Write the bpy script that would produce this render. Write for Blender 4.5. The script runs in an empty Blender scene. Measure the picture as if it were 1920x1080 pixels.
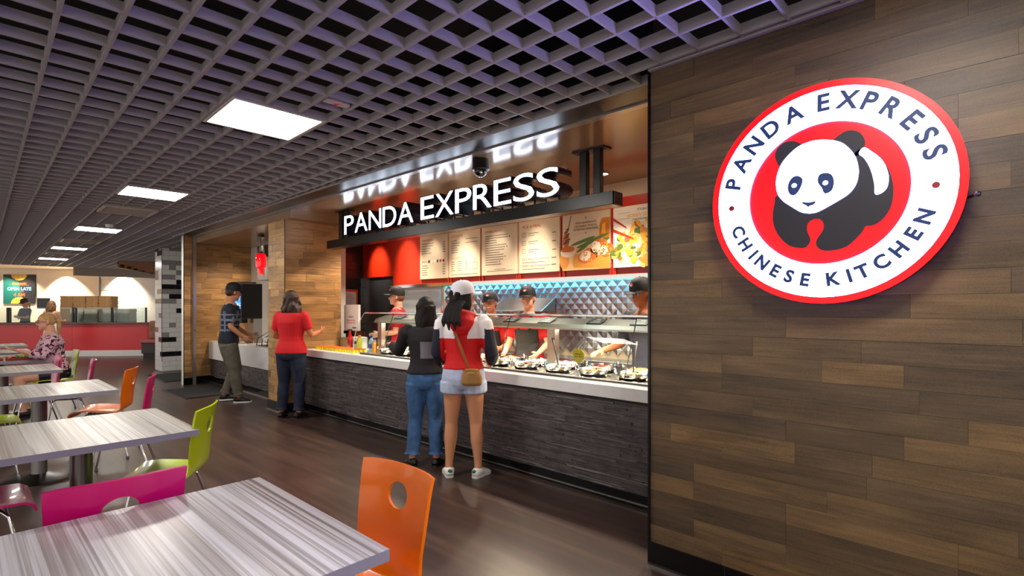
import bpy, bmesh, math, random
from mathutils import Vector, Matrix, Euler

random.seed(11)
SC = bpy.context.scene
COL = SC.collection
PI = math.pi
V = Vector

# ------------------------------------------------------------------ camera
cam_d = bpy.data.cameras.new('camera')
cam = bpy.data.objects.new('camera', cam_d)
COL.objects.link(cam)
cam.location = (0, 0, 1.45)
cam.rotation_euler = (PI / 2, 0, -math.radians(46.9))
cam_d.sensor_width = 36
cam_d.lens = 978 / 1920 * 36
cam_d.shift_y = 36 / 1920
cam_d.clip_start = 0.05
SC.camera = cam

# ------------------------------------------------------------------ world and exposure
SC.view_settings.view_transform = 'Standard'
SC.view_settings.look = 'None'
SC.view_settings.gamma = 1
SC.view_settings.use_curve_mapping = False
SC.view_settings.exposure = 1.0
wd = bpy.data.worlds.new('world')
SC.world = wd
wd.use_nodes = True
wd.node_tree.nodes['Background'].inputs[0].default_value = (1.0, 0.93, 0.86, 1)
wd.node_tree.nodes['Background'].inputs[1].default_value = 0.65
SC.cycles.max_bounces = 6
SC.cycles.diffuse_bounces = 3
SC.cycles.glossy_bounces = 3
SC.cycles.transmission_bounces = 6
SC.cycles.transparent_max_bounces = 12
SC.cycles.caustics_reflective = False
SC.cycles.caustics_refractive = False
SC.cycles.sample_clamp_indirect = 6
SC.cycles.use_denoising = True

PANEL_E = 19.0        # ceiling light panels
WARM = (1.0, 0.78, 0.55)


def lin(c):
    return tuple((x / 255 / 12.92) if x / 255 <= 0.04045 else ((x / 255 + 0.055) / 1.055) ** 2.4 for x in c)


def spot(name, loc, target, watts, color, size=60, blend=0.5, radius=0.04):
    d = bpy.data.lights.new(name, 'SPOT')
    d.energy = watts
    d.color = color
    d.spot_size = math.radians(size)
    d.spot_blend = blend
    d.shadow_soft_size = radius
    o = bpy.data.objects.new(name, d)
    COL.objects.link(o)
    o.location = loc
    o.rotation_euler = (V(target) - V(loc)).to_track_quat('-Z', 'Y').to_euler()
    return o


def area(name, loc, target, watts, color, sx, sy):
    d = bpy.data.lights.new(name, 'AREA')
    d.energy = watts
    d.color = color
    d.shape = 'RECTANGLE'
    d.size = sx
    d.size_y = sy
    o = bpy.data.objects.new(name, d)
    COL.objects.link(o)
    o.location = loc
    o.rotation_euler = (V(target) - V(loc)).to_track_quat('-Z', 'Y').to_euler()
    return o


# kitchen downlights (their trims are built with the store ceiling)
KITCHEN_Y = [1.7, 2.9, 4.1, 5.3, 6.5]
for y in KITCHEN_Y:
    spot('kitchen_downlight', (4.42, y, 2.745), (3.75, y, 0), 78, (1.0, 0.84, 0.66), 105, 0.5, 0.05)
# accent spots on the red fascia and the menu boards
ACCENT_Y = [7.5, 6.7, 6.03, 5.37, 4.7, 4.03]
for y in ACCENT_Y:
    spot('menu_spot', (4.2, y, 2.62 if y > 7 else 2.74), (4.8, y, 2.12), 17 if y < 6.4 else 46, (1.0, 0.88, 0.72), 40 if y < 6.4 else 52, 1.0, 0.03)
# cyan strip under the steel lip and the heat lamps under the sneeze guard shelf
lx = area('led_strip', (4.765, 3.45, 1.764), (4.86, 3.45, 1.2), 15, (.06, .62, 1.0), 4.7, .02)
lx.rotation_euler = (0, math.radians(-12), 0)
lx.data.size, lx.data.size_y = .02, 4.7
hx = area('heat_lamps', (3.84, 3.45, 1.243), (3.84, 3.45, 0), 42, (1.0, .8, .55), .14, 4.6)
hx.rotation_euler = (0, 0, 0)
# lamp beside the red lantern at the drink station
spot('drink_downlight', (3.85, 9.95, 2.63), (3.8, 10.5, 1.2), 60, WARM, 115, 0.7, 0.05)

# ------------------------------------------------------------------ materials
MATS = {}


def nd(nt, t, **kw):
    n = nt.nodes.new(t)
    for k, v in kw.items():
        if isinstance(k, str) and hasattr(n, k) and k not in n.inputs.keys():
            setattr(n, k, v)
        else:
            n.inputs[k].default_value = v
    return n


def mat(name, col, rough=0.5, metal=0.0, emit=0.0, ecol=None, coat=0.0, bump=0.0, bscale=60.0, vary=0.0, vscale=8.0,
        trans=0.0, ior=1.45, alpha=1.0, spec=0.5, stretch=None):
    if name in MATS:
        return MATS[name]
    m = bpy.data.materials.new(name)
    m.use_nodes = True
    nt = m.node_tree
    b = nt.nodes['Principled BSDF']
    c = lin(col)
    b.inputs['Base Color'].default_value = (*c, 1)
    b.inputs['Roughness'].default_value = rough
    b.inputs['Metallic'].default_value = metal
    b.inputs['Specular IOR Level'].default_value = spec
    b.inputs['IOR'].default_value = ior
    if coat:
        b.inputs['Coat Weight'].default_value = coat
        b.inputs['Coat Roughness'].default_value = 0.08
    if trans:
        b.inputs['Transmission Weight'].default_value = trans
    if alpha < 1:
        b.inputs['Alpha'].default_value = alpha
    if emit:
        b.inputs['Emission Color'].default_value = (*lin(ecol or col), 1)
        b.inputs['Emission Strength'].default_value = emit
    if vary or bump:
        tc = nd(nt, 'ShaderNodeTexCoord')
        mp = nd(nt, 'ShaderNodeMapping')
        if stretch:
            mp.inputs['Scale'].default_value = stretch
        nt.links.new(tc.outputs['Object'], mp.inputs[0])
    if vary:
        n = nd(nt, 'ShaderNodeTexNoise')
        n.inputs['Scale'].default_value = vscale
        n.inputs['Detail'].default_value = 5
        nt.links.new(mp.outputs[0], n.inputs['Vector'])
        r = nd(nt, 'ShaderNodeValToRGB')
        r.color_ramp.elements[0].position = 0.3
        r.color_ramp.elements[1].position = 0.7
        r.color_ramp.elements[0].color = (*[x * (1 - vary) for x in c], 1)
        r.color_ramp.elements[1].color = (*[min(1, x * (1 + vary)) for x in c], 1)
        nt.links.new(n.outputs['Fac'], r.inputs[0])
        nt.links.new(r.outputs[0], b.inputs['Base Color'])
    if bump:
        n2 = nd(nt, 'ShaderNodeTexNoise')
        n2.inputs['Scale'].default_value = bscale
        n2.inputs['Detail'].default_value = 4
        nt.links.new(mp.outputs[0], n2.inputs['Vector'])
        bp = nd(nt, 'ShaderNodeBump')
        bp.inputs['Strength'].default_value = bump
        bp.inputs['Distance'].default_value = 0.01
        nt.links.new(n2.outputs['Fac'], bp.inputs['Height'])
        nt.links.new(bp.outputs[0], b.inputs['Normal'])
    MATS[name] = m
    return m


def ramp(nt, fac, stops, interp='LINEAR'):
    r = nt.nodes.new('ShaderNodeValToRGB')
    cr = r.color_ramp
    cr.interpolation = interp
    while len(cr.elements) < len(stops):
        cr.elements.new(0.5)
    for e, (p, c) in zip(cr.elements, stops):
        e.position = p
        e.color = (*lin(c), 1)
    nt.links.new(fac, r.inputs[0])
    return r.outputs[0]


def plank_mat(name, tones, along, rough=0.45):
    """wood-look plank tile: one tone per plank, streaked grain along one world axis"""
    m = bpy.data.materials.new(name)
    m.use_nodes = True
    nt = m.node_tree
    L = nt.links.new
    b = nt.nodes['Principled BSDF']
    oi = nd(nt, 'ShaderNodeObjectInfo')
    ge = nd(nt, 'ShaderNodeNewGeometry')
    rv = nd(nt, 'ShaderNodeVectorMath', operation='SCALE')
    rv.inputs[0].default_value = (37, 53, 19)
    L(oi.outputs['Random'], rv.inputs['Scale'])
    ad = nd(nt, 'ShaderNodeVectorMath', operation='ADD')
    L(ge.outputs['Position'], ad.inputs[0])
    L(rv.outputs[0], ad.inputs[1])
    mp = nd(nt, 'ShaderNodeMapping')
    s = [30, 30, 60]
    s[along] = 3.2
    mp.inputs['Scale'].default_value = s
    L(ad.outputs[0], mp.inputs[0])
    n1 = nd(nt, 'ShaderNodeTexNoise')
    n1.inputs['Scale'].default_value = 1.0
    n1.inputs['Detail'].default_value = 7
    n1.inputs['Roughness'].default_value = 0.65
    L(mp.outputs[0], n1.inputs['Vector'])
    mp2 = nd(nt, 'ShaderNodeMapping')
    s2 = [5, 5, 8]
    s2[along] = 2.0
    mp2.inputs['Scale'].default_value = s2
    L(ad.outputs[0], mp2.inputs[0])
    n2 = nd(nt, 'ShaderNodeTexNoise')
    n2.inputs['Scale'].default_value = 1.0
    n2.inputs['Detail'].default_value = 4
    L(mp2.outputs[0], n2.inputs['Vector'])
    n3 = nd(nt, 'ShaderNodeTexNoise')
    n3.inputs['Scale'].default_value = 170
    n3.inputs['Detail'].default_value = 3
    L(ad.outputs[0], n3.inputs['Vector'])
    base = ramp(nt, oi.outputs['Random'], tones)
    g = nd(nt, 'ShaderNodeMath', operation='MULTIPLY_ADD')
    L(n1.outputs['Fac'], g.inputs[0])
    g.inputs[1].default_value = 1.3
    g.inputs[2].default_value = -0.15
    a2 = nd(nt, 'ShaderNodeMath', operation='MULTIPLY_ADD')
    L(n2.outputs['Fac'], a2.inputs[0])
    a2.inputs[1].default_value = 1.5
    L(g.outputs[0], a2.inputs[2])
    a3 = nd(nt, 'ShaderNodeMath', operation='MULTIPLY_ADD')
    L(n3.outputs['Fac'], a3.inputs[0])
    a3.inputs[1].default_value = 0.65
    L(a2.outputs[0], a3.inputs[2])
    sh = nd(nt, 'ShaderNodeMath', operation='MULTIPLY_ADD')
    L(a3.outputs[0], sh.inputs[0])
    sh.inputs[1].default_value = 1.25
    sh.inputs[2].default_value = -0.95
    cl = nd(nt, 'ShaderNodeMath', operation='MAXIMUM')
    L(sh.outputs[0], cl.inputs[0])
    cl.inputs[1].default_value = 0.22
    mx = nd(nt, 'ShaderNodeVectorMath', operation='SCALE')
    L(base, mx.inputs[0])
    L(cl.outputs[0], mx.inputs['Scale'])
    L(mx.outputs[0], b.inputs['Base Color'])
    b.inputs['Roughness'].default_value = rough
    bp = nd(nt, 'ShaderNodeBump')
    bp.inputs['Strength'].default_value = 0.25
    bp.inputs['Distance'].default_value = 0.004
    L(n1.outputs['Fac'], bp.inputs['Height'])
    L(bp.outputs[0], b.inputs['Normal'])
    MATS[name] = m
    return m


def floor_mat():
    m = bpy.data.materials.new('floor_vinyl')
    m.use_nodes = True
    nt = m.node_tree
    L = nt.links.new
    b = nt.nodes['Principled BSDF']
    ge = nd(nt, 'ShaderNodeNewGeometry')
    mp = nd(nt, 'ShaderNodeMapping')
    mp.inputs['Scale'].default_value = (14, 0.9, 1)
    L(ge.outputs['Position'], mp.inputs[0])
    n1 = nd(nt, 'ShaderNodeTexNoise')
    n1.inputs['Scale'].default_value = 1
    n1.inputs['Detail'].default_value = 6
    L(mp.outputs[0], n1.inputs['Vector'])
    c1 = ramp(nt, n1.outputs['Fac'], [(0.25, (58, 42, 37)), (0.5, (78, 58, 51)), (0.75, (102, 77, 66))])
    n2 = nd(nt, 'ShaderNodeTexNoise')
    n2.inputs['Scale'].default_value = 260
    n2.inputs['Detail'].default_value = 2
    L(ge.outputs['Position'], n2.inputs['Vector'])
    c2 = ramp(nt, n2.outputs['Fac'], [(0.35, (170, 170, 170)), (0.65, (255, 255, 255))])
    mx = nd(nt, 'ShaderNodeMix', data_type='RGBA', blend_type='MULTIPLY')
    mx.inputs[0].default_value = 1
    L(c1, mx.inputs[6])
    L(c2, mx.inputs[7])
    L(mx.outputs[2], b.inputs['Base Color'])
    b.inputs['Roughness'].default_value = 0.33
    b.inputs['Specular IOR Level'].default_value = 0.5
    bp = nd(nt, 'ShaderNodeBump')
    bp.inputs['Strength'].default_value = 0.12
    bp.inputs['Distance'].default_value = 0.003
    L(n2.outputs['Fac'], bp.inputs['Height'])
    L(bp.outputs[0], b.inputs['Normal'])
    return m


def laminate_mat():
    m = bpy.data.materials.new('striped_laminate')
    m.use_nodes = True
    nt = m.node_tree
    L = nt.links.new
    b = nt.nodes['Principled BSDF']
    ge = nd(nt, 'ShaderNodeNewGeometry')

    def layer(sx, sy, det, off):
        mp = nd(nt, 'ShaderNodeMapping')
        mp.inputs['Scale'].default_value = (sx, sy, 0)
        mp.inputs['Location'].default_value = (off, 0, 0)
        L(ge.outputs['Position'], mp.inputs[0])
        n = nd(nt, 'ShaderNodeTexNoise')
        n.inputs['Scale'].default_value = 1
        n.inputs['Detail'].default_value = det
        n.inputs['Roughness'].default_value = 0.75
        L(mp.outputs[0], n.inputs['Vector'])
        return n.outputs['Fac']
    f1 = layer(9, 0.06, 4, 3.3)
    c1 = ramp(nt, f1, [(0.30, (92, 82, 76)), (0.37, (150, 140, 132)), (0.42, (212, 208, 203)), (0.47, (176, 168, 160)), (0.51, (232, 230, 227)), (0.555, (224, 220, 216)),
                       (0.59, (150, 141, 134)), (0.62, (222, 218, 214)), (0.67, (196, 188, 180)), (0.72, (110, 98, 90))])
    f2 = layer(9, 0.12, 2, 11.1)
    c2 = ramp(nt, f2, [(0.35, (214, 206, 198)), (0.55, (255, 255, 255)), (0.7, (226, 222, 220))])
    mx = nd(nt, 'ShaderNodeMix', data_type='RGBA', blend_type='MULTIPLY')
    mx.inputs[0].default_value = 1
    L(c1, mx.inputs[6])
    L(c2, mx.inputs[7])
    L(mx.outputs[2], b.inputs['Base Color'])
    b.inputs['Roughness'].default_value = 0.28
    return m


FLOOR = floor_mat()
LAM = laminate_mat()
WOOD_TONES = [(0.0, (76, 60, 43)), (0.3, (88, 69, 46)), (0.5, (98, 76, 49)), (0.65, (112, 86, 54)), (0.8, (92, 72, 49)), (1.0, (68, 55, 41))]
WOODY = plank_mat('plank_tile_lengthwise', WOOD_TONES, 1)
TAN = [(0.0, (154, 116, 70)), (0.35, (174, 132, 80)), (0.7, (146, 108, 64)), (1.0, (188, 146, 92))]
TANY = plank_mat('tan_plank_lengthwise', TAN, 1)
TANX = plank_mat('tan_plank_crosswise', TAN, 0)
WHITE = mat('white_quartz', (236, 234, 232), 0.25, vary=0.03, vscale=20)
BLACK = mat('black_satin', (16, 16, 18), 0.35)
BLACKG = mat('black_gloss', (12, 12, 14), 0.12)
STEEL = mat('brushed_steel', (190, 186, 180), 0.28, 1.0, bump=0.03, bscale=120)
STEELB = mat('bright_steel', (222, 220, 216), 0.16, 1.0)
CHROME = mat('chrome', (205, 205, 208), 0.1, 1.0)
DARKST = mat('dark_steel', (104, 100, 98), 0.32, 1.0)
GRAYEDGE = mat('gray_edge_band', (150, 147, 158), 0.4)
SLAT = mat('ceiling_slat_gray', (162, 155, 158), 0.55)
PLENUM = mat('plenum_black', (10, 10, 12), 0.9)
RED = mat('fascia_red', (196, 42, 14), 0.35)
CREAM = mat('cream_paint', (236, 214, 184), 0.6)
WPAINT = mat('white_paint', (234, 230, 224), 0.6)


# ------------------------------------------------------------------ mesh building
class MB:
    def __init__(self):
        self.v, self.f, self.m = [], [], []

    def add(self, vs, fs, mi=0, mtx=None):
        o = len(self.v)
        for p in vs:
            self.v.append(tuple(mtx @ V(p)) if mtx else tuple(p))
        for f in fs:
            self.f.append([i + o for i in f])
            self.m.append(mi)
        return self

    def box(self, x0, x1, y0, y1, z0, z1, mi=0, mtx=None):
        vs = [(x, y, z) for z in (z0, z1) for y in (y0, y1) for x in (x0, x1)]
        return self.add(vs, [(0, 2, 3, 1), (4, 5, 7, 6), (0, 1, 5, 4), (2, 6, 7, 3), (0, 4, 6, 2), (1, 3, 7, 5)], mi, mtx)

    def loft(self, rings, n=12, mi=0, side=(1, 0, 0), cap=True, mtx=None):
        """rings: (centre, rx, ry); rx runs along side"""
        vs, fs = [], []
        k = len(rings)
        side = V(side)
        for i, r in enumerate(rings):
            c = V(r[0])
            a = V(rings[max(i - 1, 0)][0])
            b = V(rings[min(i + 1, k - 1)][0])
            t = (b - a)
            t = t.normalized() if t.length > 1e-9 else V((0, 0, 1))
            s = side - t * side.dot(t)
            if s.length < 1e-4:
                s = V((0, 1, 0)) - t * t.y
            s.normalize()
            u = t.cross(s)
            for j in range(n):
                an = 2 * PI * j / n
                vs.append(c + s * (r[1] * math.cos(an)) + u * (r[2] * math.sin(an)))
        for i in range(k - 1):
            for j in range(n):
                a, b = i * n + j, i * n + (j + 1) % n
                fs.append((a, b, b + n, a + n))
        if cap:
            fs.append(tuple(range(n - 1, -1, -1)))
            fs.append(tuple(range((k - 1) * n, k * n)))
        return self.add(vs, fs, mi, mtx)

    def tube(self, pts, r, n=8, mi=0, mtx=None, cap=True):
        rr = r if isinstance(r, (list, tuple)) else [r] * len(pts)
        d = V(pts[-1]) - V(pts[0])
        side = (0, 0, 1) if abs(d.z) < 0.7 * max(d.length, 1e-6) else (1, 0, 0)
        return self.loft([(p, q, q) for p, q in zip(pts, rr)], n, mi, side, cap, mtx)

    def lathe(self, prof, n=20, mi=0, c=(0, 0, 0), mtx=None):
        """prof: (radius, z)"""
        vs, fs = [], []
        for r, z in prof:
            for j in range(n):
                a = 2 * PI * j / n
                vs.append((c[0] + r * math.cos(a), c[1] + r * math.sin(a), c[2] + z))
        k = len(prof)
        for i in range(k - 1):
            for j in range(n):
                a, b = i * n + j, i * n + (j + 1) % n
                fs.append((a, b, b + n, a + n))
        if prof[0][0] > 1e-5:
            fs.append(tuple(range(n - 1, -1, -1)))
        if prof[-1][0] > 1e-5:
            fs.append(tuple(range((k - 1) * n, k * n)))
        return self.add(vs, fs, mi, mtx)

    def ball(self, c, rx, ry=None, rz=None, n=12, mi=0, mtx=None):
        ry = rx if ry is None else ry
        rz = rx if rz is None else rz
        m = max(5, n // 2)
        prof = [(math.sin(PI * i / m), -math.cos(PI * i / m)) for i in range(m + 1)]
        vs, fs = [], []
        for i, (r, z) in enumerate(prof):
            r = max(r, 0.02)
            for j in range(n):
                a = 2 * PI * j / n
                vs.append((c[0] + rx * r * math.cos(a), c[1] + ry * r * math.sin(a), c[2] + rz * z))
        for i in range(m):
            for j in range(n):
                a, b = i * n + j, i * n + (j + 1) % n
                fs.append((a, b, b + n, a + n))
        fs.append(tuple(range(n - 1, -1, -1)))
        fs.append(tuple(range(m * n, (m + 1) * n)))
        return self.add(vs, fs, mi, mtx)

    def prism(self, pts, h, mi=0, mtx=None):
        """2D polygon in xy extruded 0..h along z"""
        n = len(pts)
        ar = sum(pts[i][0] * pts[(i + 1) % n][1] - pts[(i + 1) % n][0] * pts[i][1] for i in range(n))
        if ar < 0:
            pts = pts[::-1]
        vs = [(x, y, 0) for x, y in pts] + [(x, y, h) for x, y in pts]
        fs = [tuple(range(n - 1, -1, -1)), tuple(range(n, 2 * n))]
        fs += [(i, (i + 1) % n, n + (i + 1) % n, n + i) for i in range(n)]
        return self.add(vs, fs, mi, mtx)

    def mesh(self, name, mats, smooth=False, angle=40):
        me = bpy.data.meshes.new(name)
        me.from_pydata(self.v, [], self.f)
        mats = mats if isinstance(mats, (list, tuple)) else [mats]
        for m in mats:
            me.materials.append(m)
        if len(mats) > 1:
            me.polygons.foreach_set('material_index', self.m)
        if smooth:
            me.polygons.foreach_set('use_smooth', [True] * len(me.polygons))
            me.set_sharp_from_angle(angle=math.radians(angle))
        me.update()
        return me

    def build(self, name, mats, parent=None, smooth=False, angle=40, bevel=0, loc=None, rot=None):
        return link(name, self.mesh(name, mats, smooth, angle), parent, bevel, loc, rot)


def link(name, me, parent=None, bevel=0, loc=None, rot=None, scale=None):
    o = bpy.data.objects.new(name, me)
    COL.objects.link(o)
    if parent is not None:
        o.parent = parent
    if loc is not None:
        o.location = loc
    if rot is not None:
        o.rotation_euler = rot
    if scale is not None:
        o.scale = scale
    if bevel:
        md = o.modifiers.new('bevel', 'BEVEL')
        md.width = bevel
        md.segments = 2
        md.limit_method = 'ANGLE'
    return o


def tag(o, label=None, cat=None, group=None, kind=None):
    if label:
        o['label'] = label
    if cat:
        o['category'] = cat
    if group:
        o['group'] = group
    if kind:
        o['kind'] = kind
    return o


def thing(name, label, cat, loc=(0, 0, 0), rz=0, group=None):
    o = bpy.data.objects.new(name, None)
    COL.objects.link(o)
    o.empty_display_size = 0.1
    o.location = loc
    o.rotation_euler = (0, 0, rz)
    return tag(o, label, cat, group)


def struct(o, label=None):
    o['kind'] = 'structure'
    if label:
        o['label'] = label
    return o


def dup(root, loc=None, rz=None, label=None, group=None):
    r = root.copy()
    COL.objects.link(r)
    if loc is not None:
        r.location = loc
    if rz is not None:
        r.rotation_euler = (0, 0, rz)
    if label:
        r['label'] = label
    if group:
        r['group'] = group
    for ch in list(root.children):
        c = ch.copy()
        COL.objects.link(c)
        c.parent = r
        for g in list(ch.children):
            d = g.copy()
            COL.objects.link(d)
            d.parent = c
    return r


UNIT = {}


def unit_box(m):
    """a shared 1 m box mesh (origin at centre) with slightly chamfered rim"""
    if m.name not in UNIT:
        UNIT[m.name] = MB().box(-.5, .5, -.5, .5, -.5, .5).mesh('piece_' + m.name, m)
    return UNIT[m.name]


def piece(name, m, c, s, parent):
    return link(name, unit_box(m), parent, loc=c, scale=s)


def text_mesh(body, cap, depth=0.0, bold=0.0, align='LEFT', spacing=1.0):
    """mesh of a text: baseline at y=0, letter height cap, in xy"""
    cu = bpy.data.curves.new('text', 'FONT')
    cu.body = body
    cu.size = cap / 0.73
    cu.align_x = align
    cu.extrude = depth / 2
    cu.offset = bold
    cu.space_character = spacing
    cu.resolution_u = 4
    o = bpy.data.objects.new('text', cu)
    COL.objects.link(o)
    dg = bpy.context.evaluated_depsgraph_get()
    me = bpy.data.meshes.new_from_object(o.evaluated_get(dg))
    bpy.data.objects.remove(o)
    bpy.data.curves.remove(cu)
    return me


def smooth_poly(pts, sub=4):
    """closed Catmull-Rom through 2D points"""
    n = len(pts)
    out = []
    for i in range(n):
        p0, p1, p2, p3 = (pts[(i + k - 1) % n] for k in range(4))
        for s in range(sub):
            t = s / sub
            out.append(tuple(0.5 * (2 * b + (c - a) * t + (2 * a - 5 * b + 4 * c - d) * t * t + (3 * b - a - 3 * c + d) * t ** 3)
                             for a, b, c, d in zip(p0, p1, p2, p3)))
    return out

# ================================================================== the setting
CEIL = 2.776
# floor
struct(MB().box(-4, 9, -4, 27, -0.1, 0).build('floor', FLOOR), 'dark brown vinyl floor with faint streaks')
# ---- louvre grid ceiling
ceil = struct(MB().box(-3.2, 8.0, -3.2, 23.0, 3.35, 3.4).build('ceiling', PLENUM), 'gray open cell grid ceiling over a black void')
TH = 0.0225            # the grid runs slightly askew to the shop front
PITCH = 0.2132
gx = V((math.cos(TH), -math.sin(TH), 0))
gy = V((math.sin(TH), math.cos(TH), 0))
G0 = V((1.14, 1.60, 0)) - gx * 0.0     # a grid node


def gp(i, j, z=0.0):
    p = G0 + gx * (i * PITCH) + gy * (j * PITCH)
    return V((p.x, p.y, z))


LIGHT_J = [9, 25, 44, 63, 80, -8]
VENT_J = [32, 54, 70, 87]
HOLES = [(0, 3, j, j + 3) for j in LIGHT_J]
SH = 0.052          # slat height
slat_m = unit_box(SLAT)


def slat(a, b, w=.012):
    d = (b - a)
    o = link('slat', slat_m, ceil)
    o.location = (a + b) / 2 + V((0, 0, CEIL + SH / 2))
    o.rotation_euler = (0, 0, math.atan2(d.y, d.x))
    o.scale = (d.length, w, SH)


JMIN, JMAX = -20, 98
IMIN = -19
for i in range(IMIN, 16):
    cuts = [h for h in HOLES if h[0] < i < h[1]]
    spans, cur = [], JMIN
    for h in sorted(cuts, key=lambda q: q[2]):
        spans.append((cur, h[2]))
        cur = h[3]
    spans.append((cur, JMAX))
    for a, b in spans:
        # stop at the shop soffit (x = 2.8) or the front wall
        pa, pb = gp(i, a), gp(i, b)
        if pa.x > 2.66 or (pb.x > 2.79 and pa.y < 1.45):
            # beside the shop front only the stretch beyond the pilaster, or up to the wall
            if pa.x < 2.66:
                slat(pa, pa + (pb - pa) * ((min(2.79, pb.x) - pa.x) / (pb.x - pa.x)) if pb.x > 2.79 else pb, .017)
            q = pa + (pb - pa) * ((11.45 - pa.y) / (pb.y - pa.y))
            if pb.y > 11.45 and q.x > 2.8 and q.x < 4.2:
                e = pb if pb.x < 4.28 else pb
                slat(q, e, .017)
        else:
            slat(pa, pb, .017)
for j in range(JMIN, JMAX + 1):
    cuts = [h for h in HOLES if h[2] < j < h[3]]
    yj = gp(8, j).y
    xr = 2.675 if yj < 1.40 else (2.795 if yj < 11.43 else (4.29 if yj < 18.1 else 6.0))
    ir = (xr - gp(0, j).x) / (gx.x * PITCH)
    if cuts:
        slat(gp(IMIN, j), gp(0, j))
        slat(gp(3, j), gp(ir, j))
    else:
        slat(gp(IMIN, j), gp(ir, j))
# edge angle along the front wall
MB().box(2.655, 2.68, -3, 1.44, CEIL - 0.004, CEIL + 0.05).build('edge_angle', SLAT, ceil)

# light panels in the grid
LP = mat('light_diffuser', (255, 252, 246), 0.5, emit=PANEL_E, ecol=(255, 250, 240))
GFRAME = mat('light_frame', (205, 203, 200), 0.5)
plabels = ['square white light panel in ceiling grid nearest the round wall sign',
           'lit ceiling panel just before the first louvred air vent', 'lit ceiling panel between the first and second air vents',
           'lit ceiling panel between the second and third air vents', 'lit ceiling panel furthest down the hall, near the pizza shop',
           'lit ceiling panel over the front wall beside the seating']
lp0 = None
for j, lb in zip(LIGHT_J, plabels):
    c = gp(1.5, j + 1.5, CEIL)
    if lp0 is None:
        lp0 = thing('ceiling_light', lb, 'light', c, -TH, 'ceiling light panels')
        w = 1.5 * PITCH - 0.012
        MB().box(-w + .02, w - .02, -w + .02, w - .02, 0.0, 0.012).build('diffuser', LP, lp0)
        fb = MB()
        for s in (-1, 1):
            fb.box(-w, w, s * (w - .01) - .01, s * (w - .01) + .01, -0.004, 0.05)
            fb.box(s * (w - .01) - .01, s * (w - .01) + .01, -w + .02, w - .02, -0.004, 0.05)
        fb.build('frame', GFRAME, lp0)
        MB().box(-w + .02, w - .02, -w + .02, w - .02, 0.013, 0.06).build('housing', GFRAME, lp0)
    else:
        d_ = dup(lp0, c, -TH, lb)
        if j < 0:        # the same row of panels carries on over the seating outside the picture
            d_.name = 'ceiling_light_offscreen'
            for q_ in d_.children:
                if q_.name.startswith('diffuser'):
                    q_.name = 'diffuser_offscreen'
# air vents above the grid
VM = mat('vent_metal', (176, 166, 156), 0.4)
vl = ['first louvred air vent beyond the second light panel', 'second louvred air vent down the hall, beyond the third light panel',
      'third louvred air vent down the hall', 'last louvred air vent before the pizza shop']
v0 = None
for j, lb in zip(VENT_J, vl):
    c = gp(1.5, j + 1.5, CEIL - 0.02)
    if v0 is None:
        v0 = thing('air_vent', lb, 'vent', c, -TH, 'ceiling air vents')
        w = 1.5 * PITCH - 0.02
        fb = MB()
        for s in (-1, 1):
            fb.box(-w, w, s * (w - .015) - .015, s * (w - .015) + .015, 0.0, 0.02)
            fb.box(s * (w - .015) - .015, s * (w - .015) + .015, -w + .03, w - .03, 0.0, 0.02)
        fb.build('frame', VM, v0)
        MB().box(-w + .03, w - .03, -w + .03, w - .03, .05, .054).build('backing', BLACK, v0)
        lm = MB().box(-w + .03, w - .03, -.002, .002, -.03, .03, mtx=Matrix.Rotation(0.7, 4, 'X')).mesh('louvre', VM)
        for k in range(6):
            link('louvre', lm, v0, loc=(0, -w + .08 + k * (2 * w - .16) / 5, 0.03))
    else:
        dup(v0, c, -TH, lb)
# small exit-lamp box between slats
e = thing('alarm_box', 'small pale box with a red lens set in the ceiling grid', 'alarm', gp(2.5, 7.45, CEIL + 0.004), -TH)
MB().box(-.085, .085, -.028, .028, 0, .05).build('case', mat('pale_plastic', (205, 190, 190), 0.5), e, bevel=.004)
MB().lathe([(0.016, 0), (0.014, -.008), (0.004, -.011)], 14).build('lens', mat('red_lens', (210, 30, 40), .2), e, True)
for s in (-1, 1):
    MB().tube([(s * .07, 0, .05), (s * .07, 0, .3)], .004, 6).build('hanger', BLACK, e)
# smoke detector further on
sd = thing('smoke_detector', 'small round smoke detector hanging in ceiling grid before third light panel', 'detector', gp(1.7, 41.5, CEIL))
MB().lathe([(0.0, -.05), (.05, -.045), (.06, -.01), (.06, .0)], 18).build('housing', WPAINT, sd, True)
MB().tube([(0, 0, 0), (0, 0, .3)], .008, 6).build('hanger', BLACK, sd)

# ---- front wall right of the shop opening (plank tiles)
wr = struct(MB().box(2.70, 3.0, -3.2, 1.432, 0, 3.36).build('wall_right', mat('grout_dark', (34, 28, 23), .8)),
            'dark brown plank tiled wall carrying the round sign')
rows = 27
rh = (CEIL - 0.13) / rows
rnd = random.Random(5)
for r in range(rows):
    z0 = 0.13 + r * rh
    y = 1.440
    first = True
    while y > -1.3:
        ln = rnd.choice([0.3, 0.45, 0.62, 0.62, 0.8, 0.8])
        if first:
            ln = rnd.choice([0.12, 0.25, 0.4, 0.55, 0.7])
            first = False
        y1 = max(y - ln, -1.35)
        pr = rnd.uniform(0.0145, 0.017)
        piece('plank', WOODY, (2.70 - pr / 2, (y + y1) / 2, z0 + rh / 2), (pr, y - y1 - 0.0008, rh - 0.0008), wr)
        y = y1
MB().box(2.69, 2.70, -3.2, -1.35, .13, CEIL).build('plain_panel', WOODY, wr)
struct(MB().box(2.672, 3.0, 1.440, 1.452, 0, CEIL).build('trim_1', BLACKG), 'black corner edge of the brown wall')
bb = struct(MB().box(2.672, 2.70, -3.2, 1.440, 0.0, 0.13).build('baseboard_right', BLACKG), 'black baseboard under the brown wall')
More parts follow.
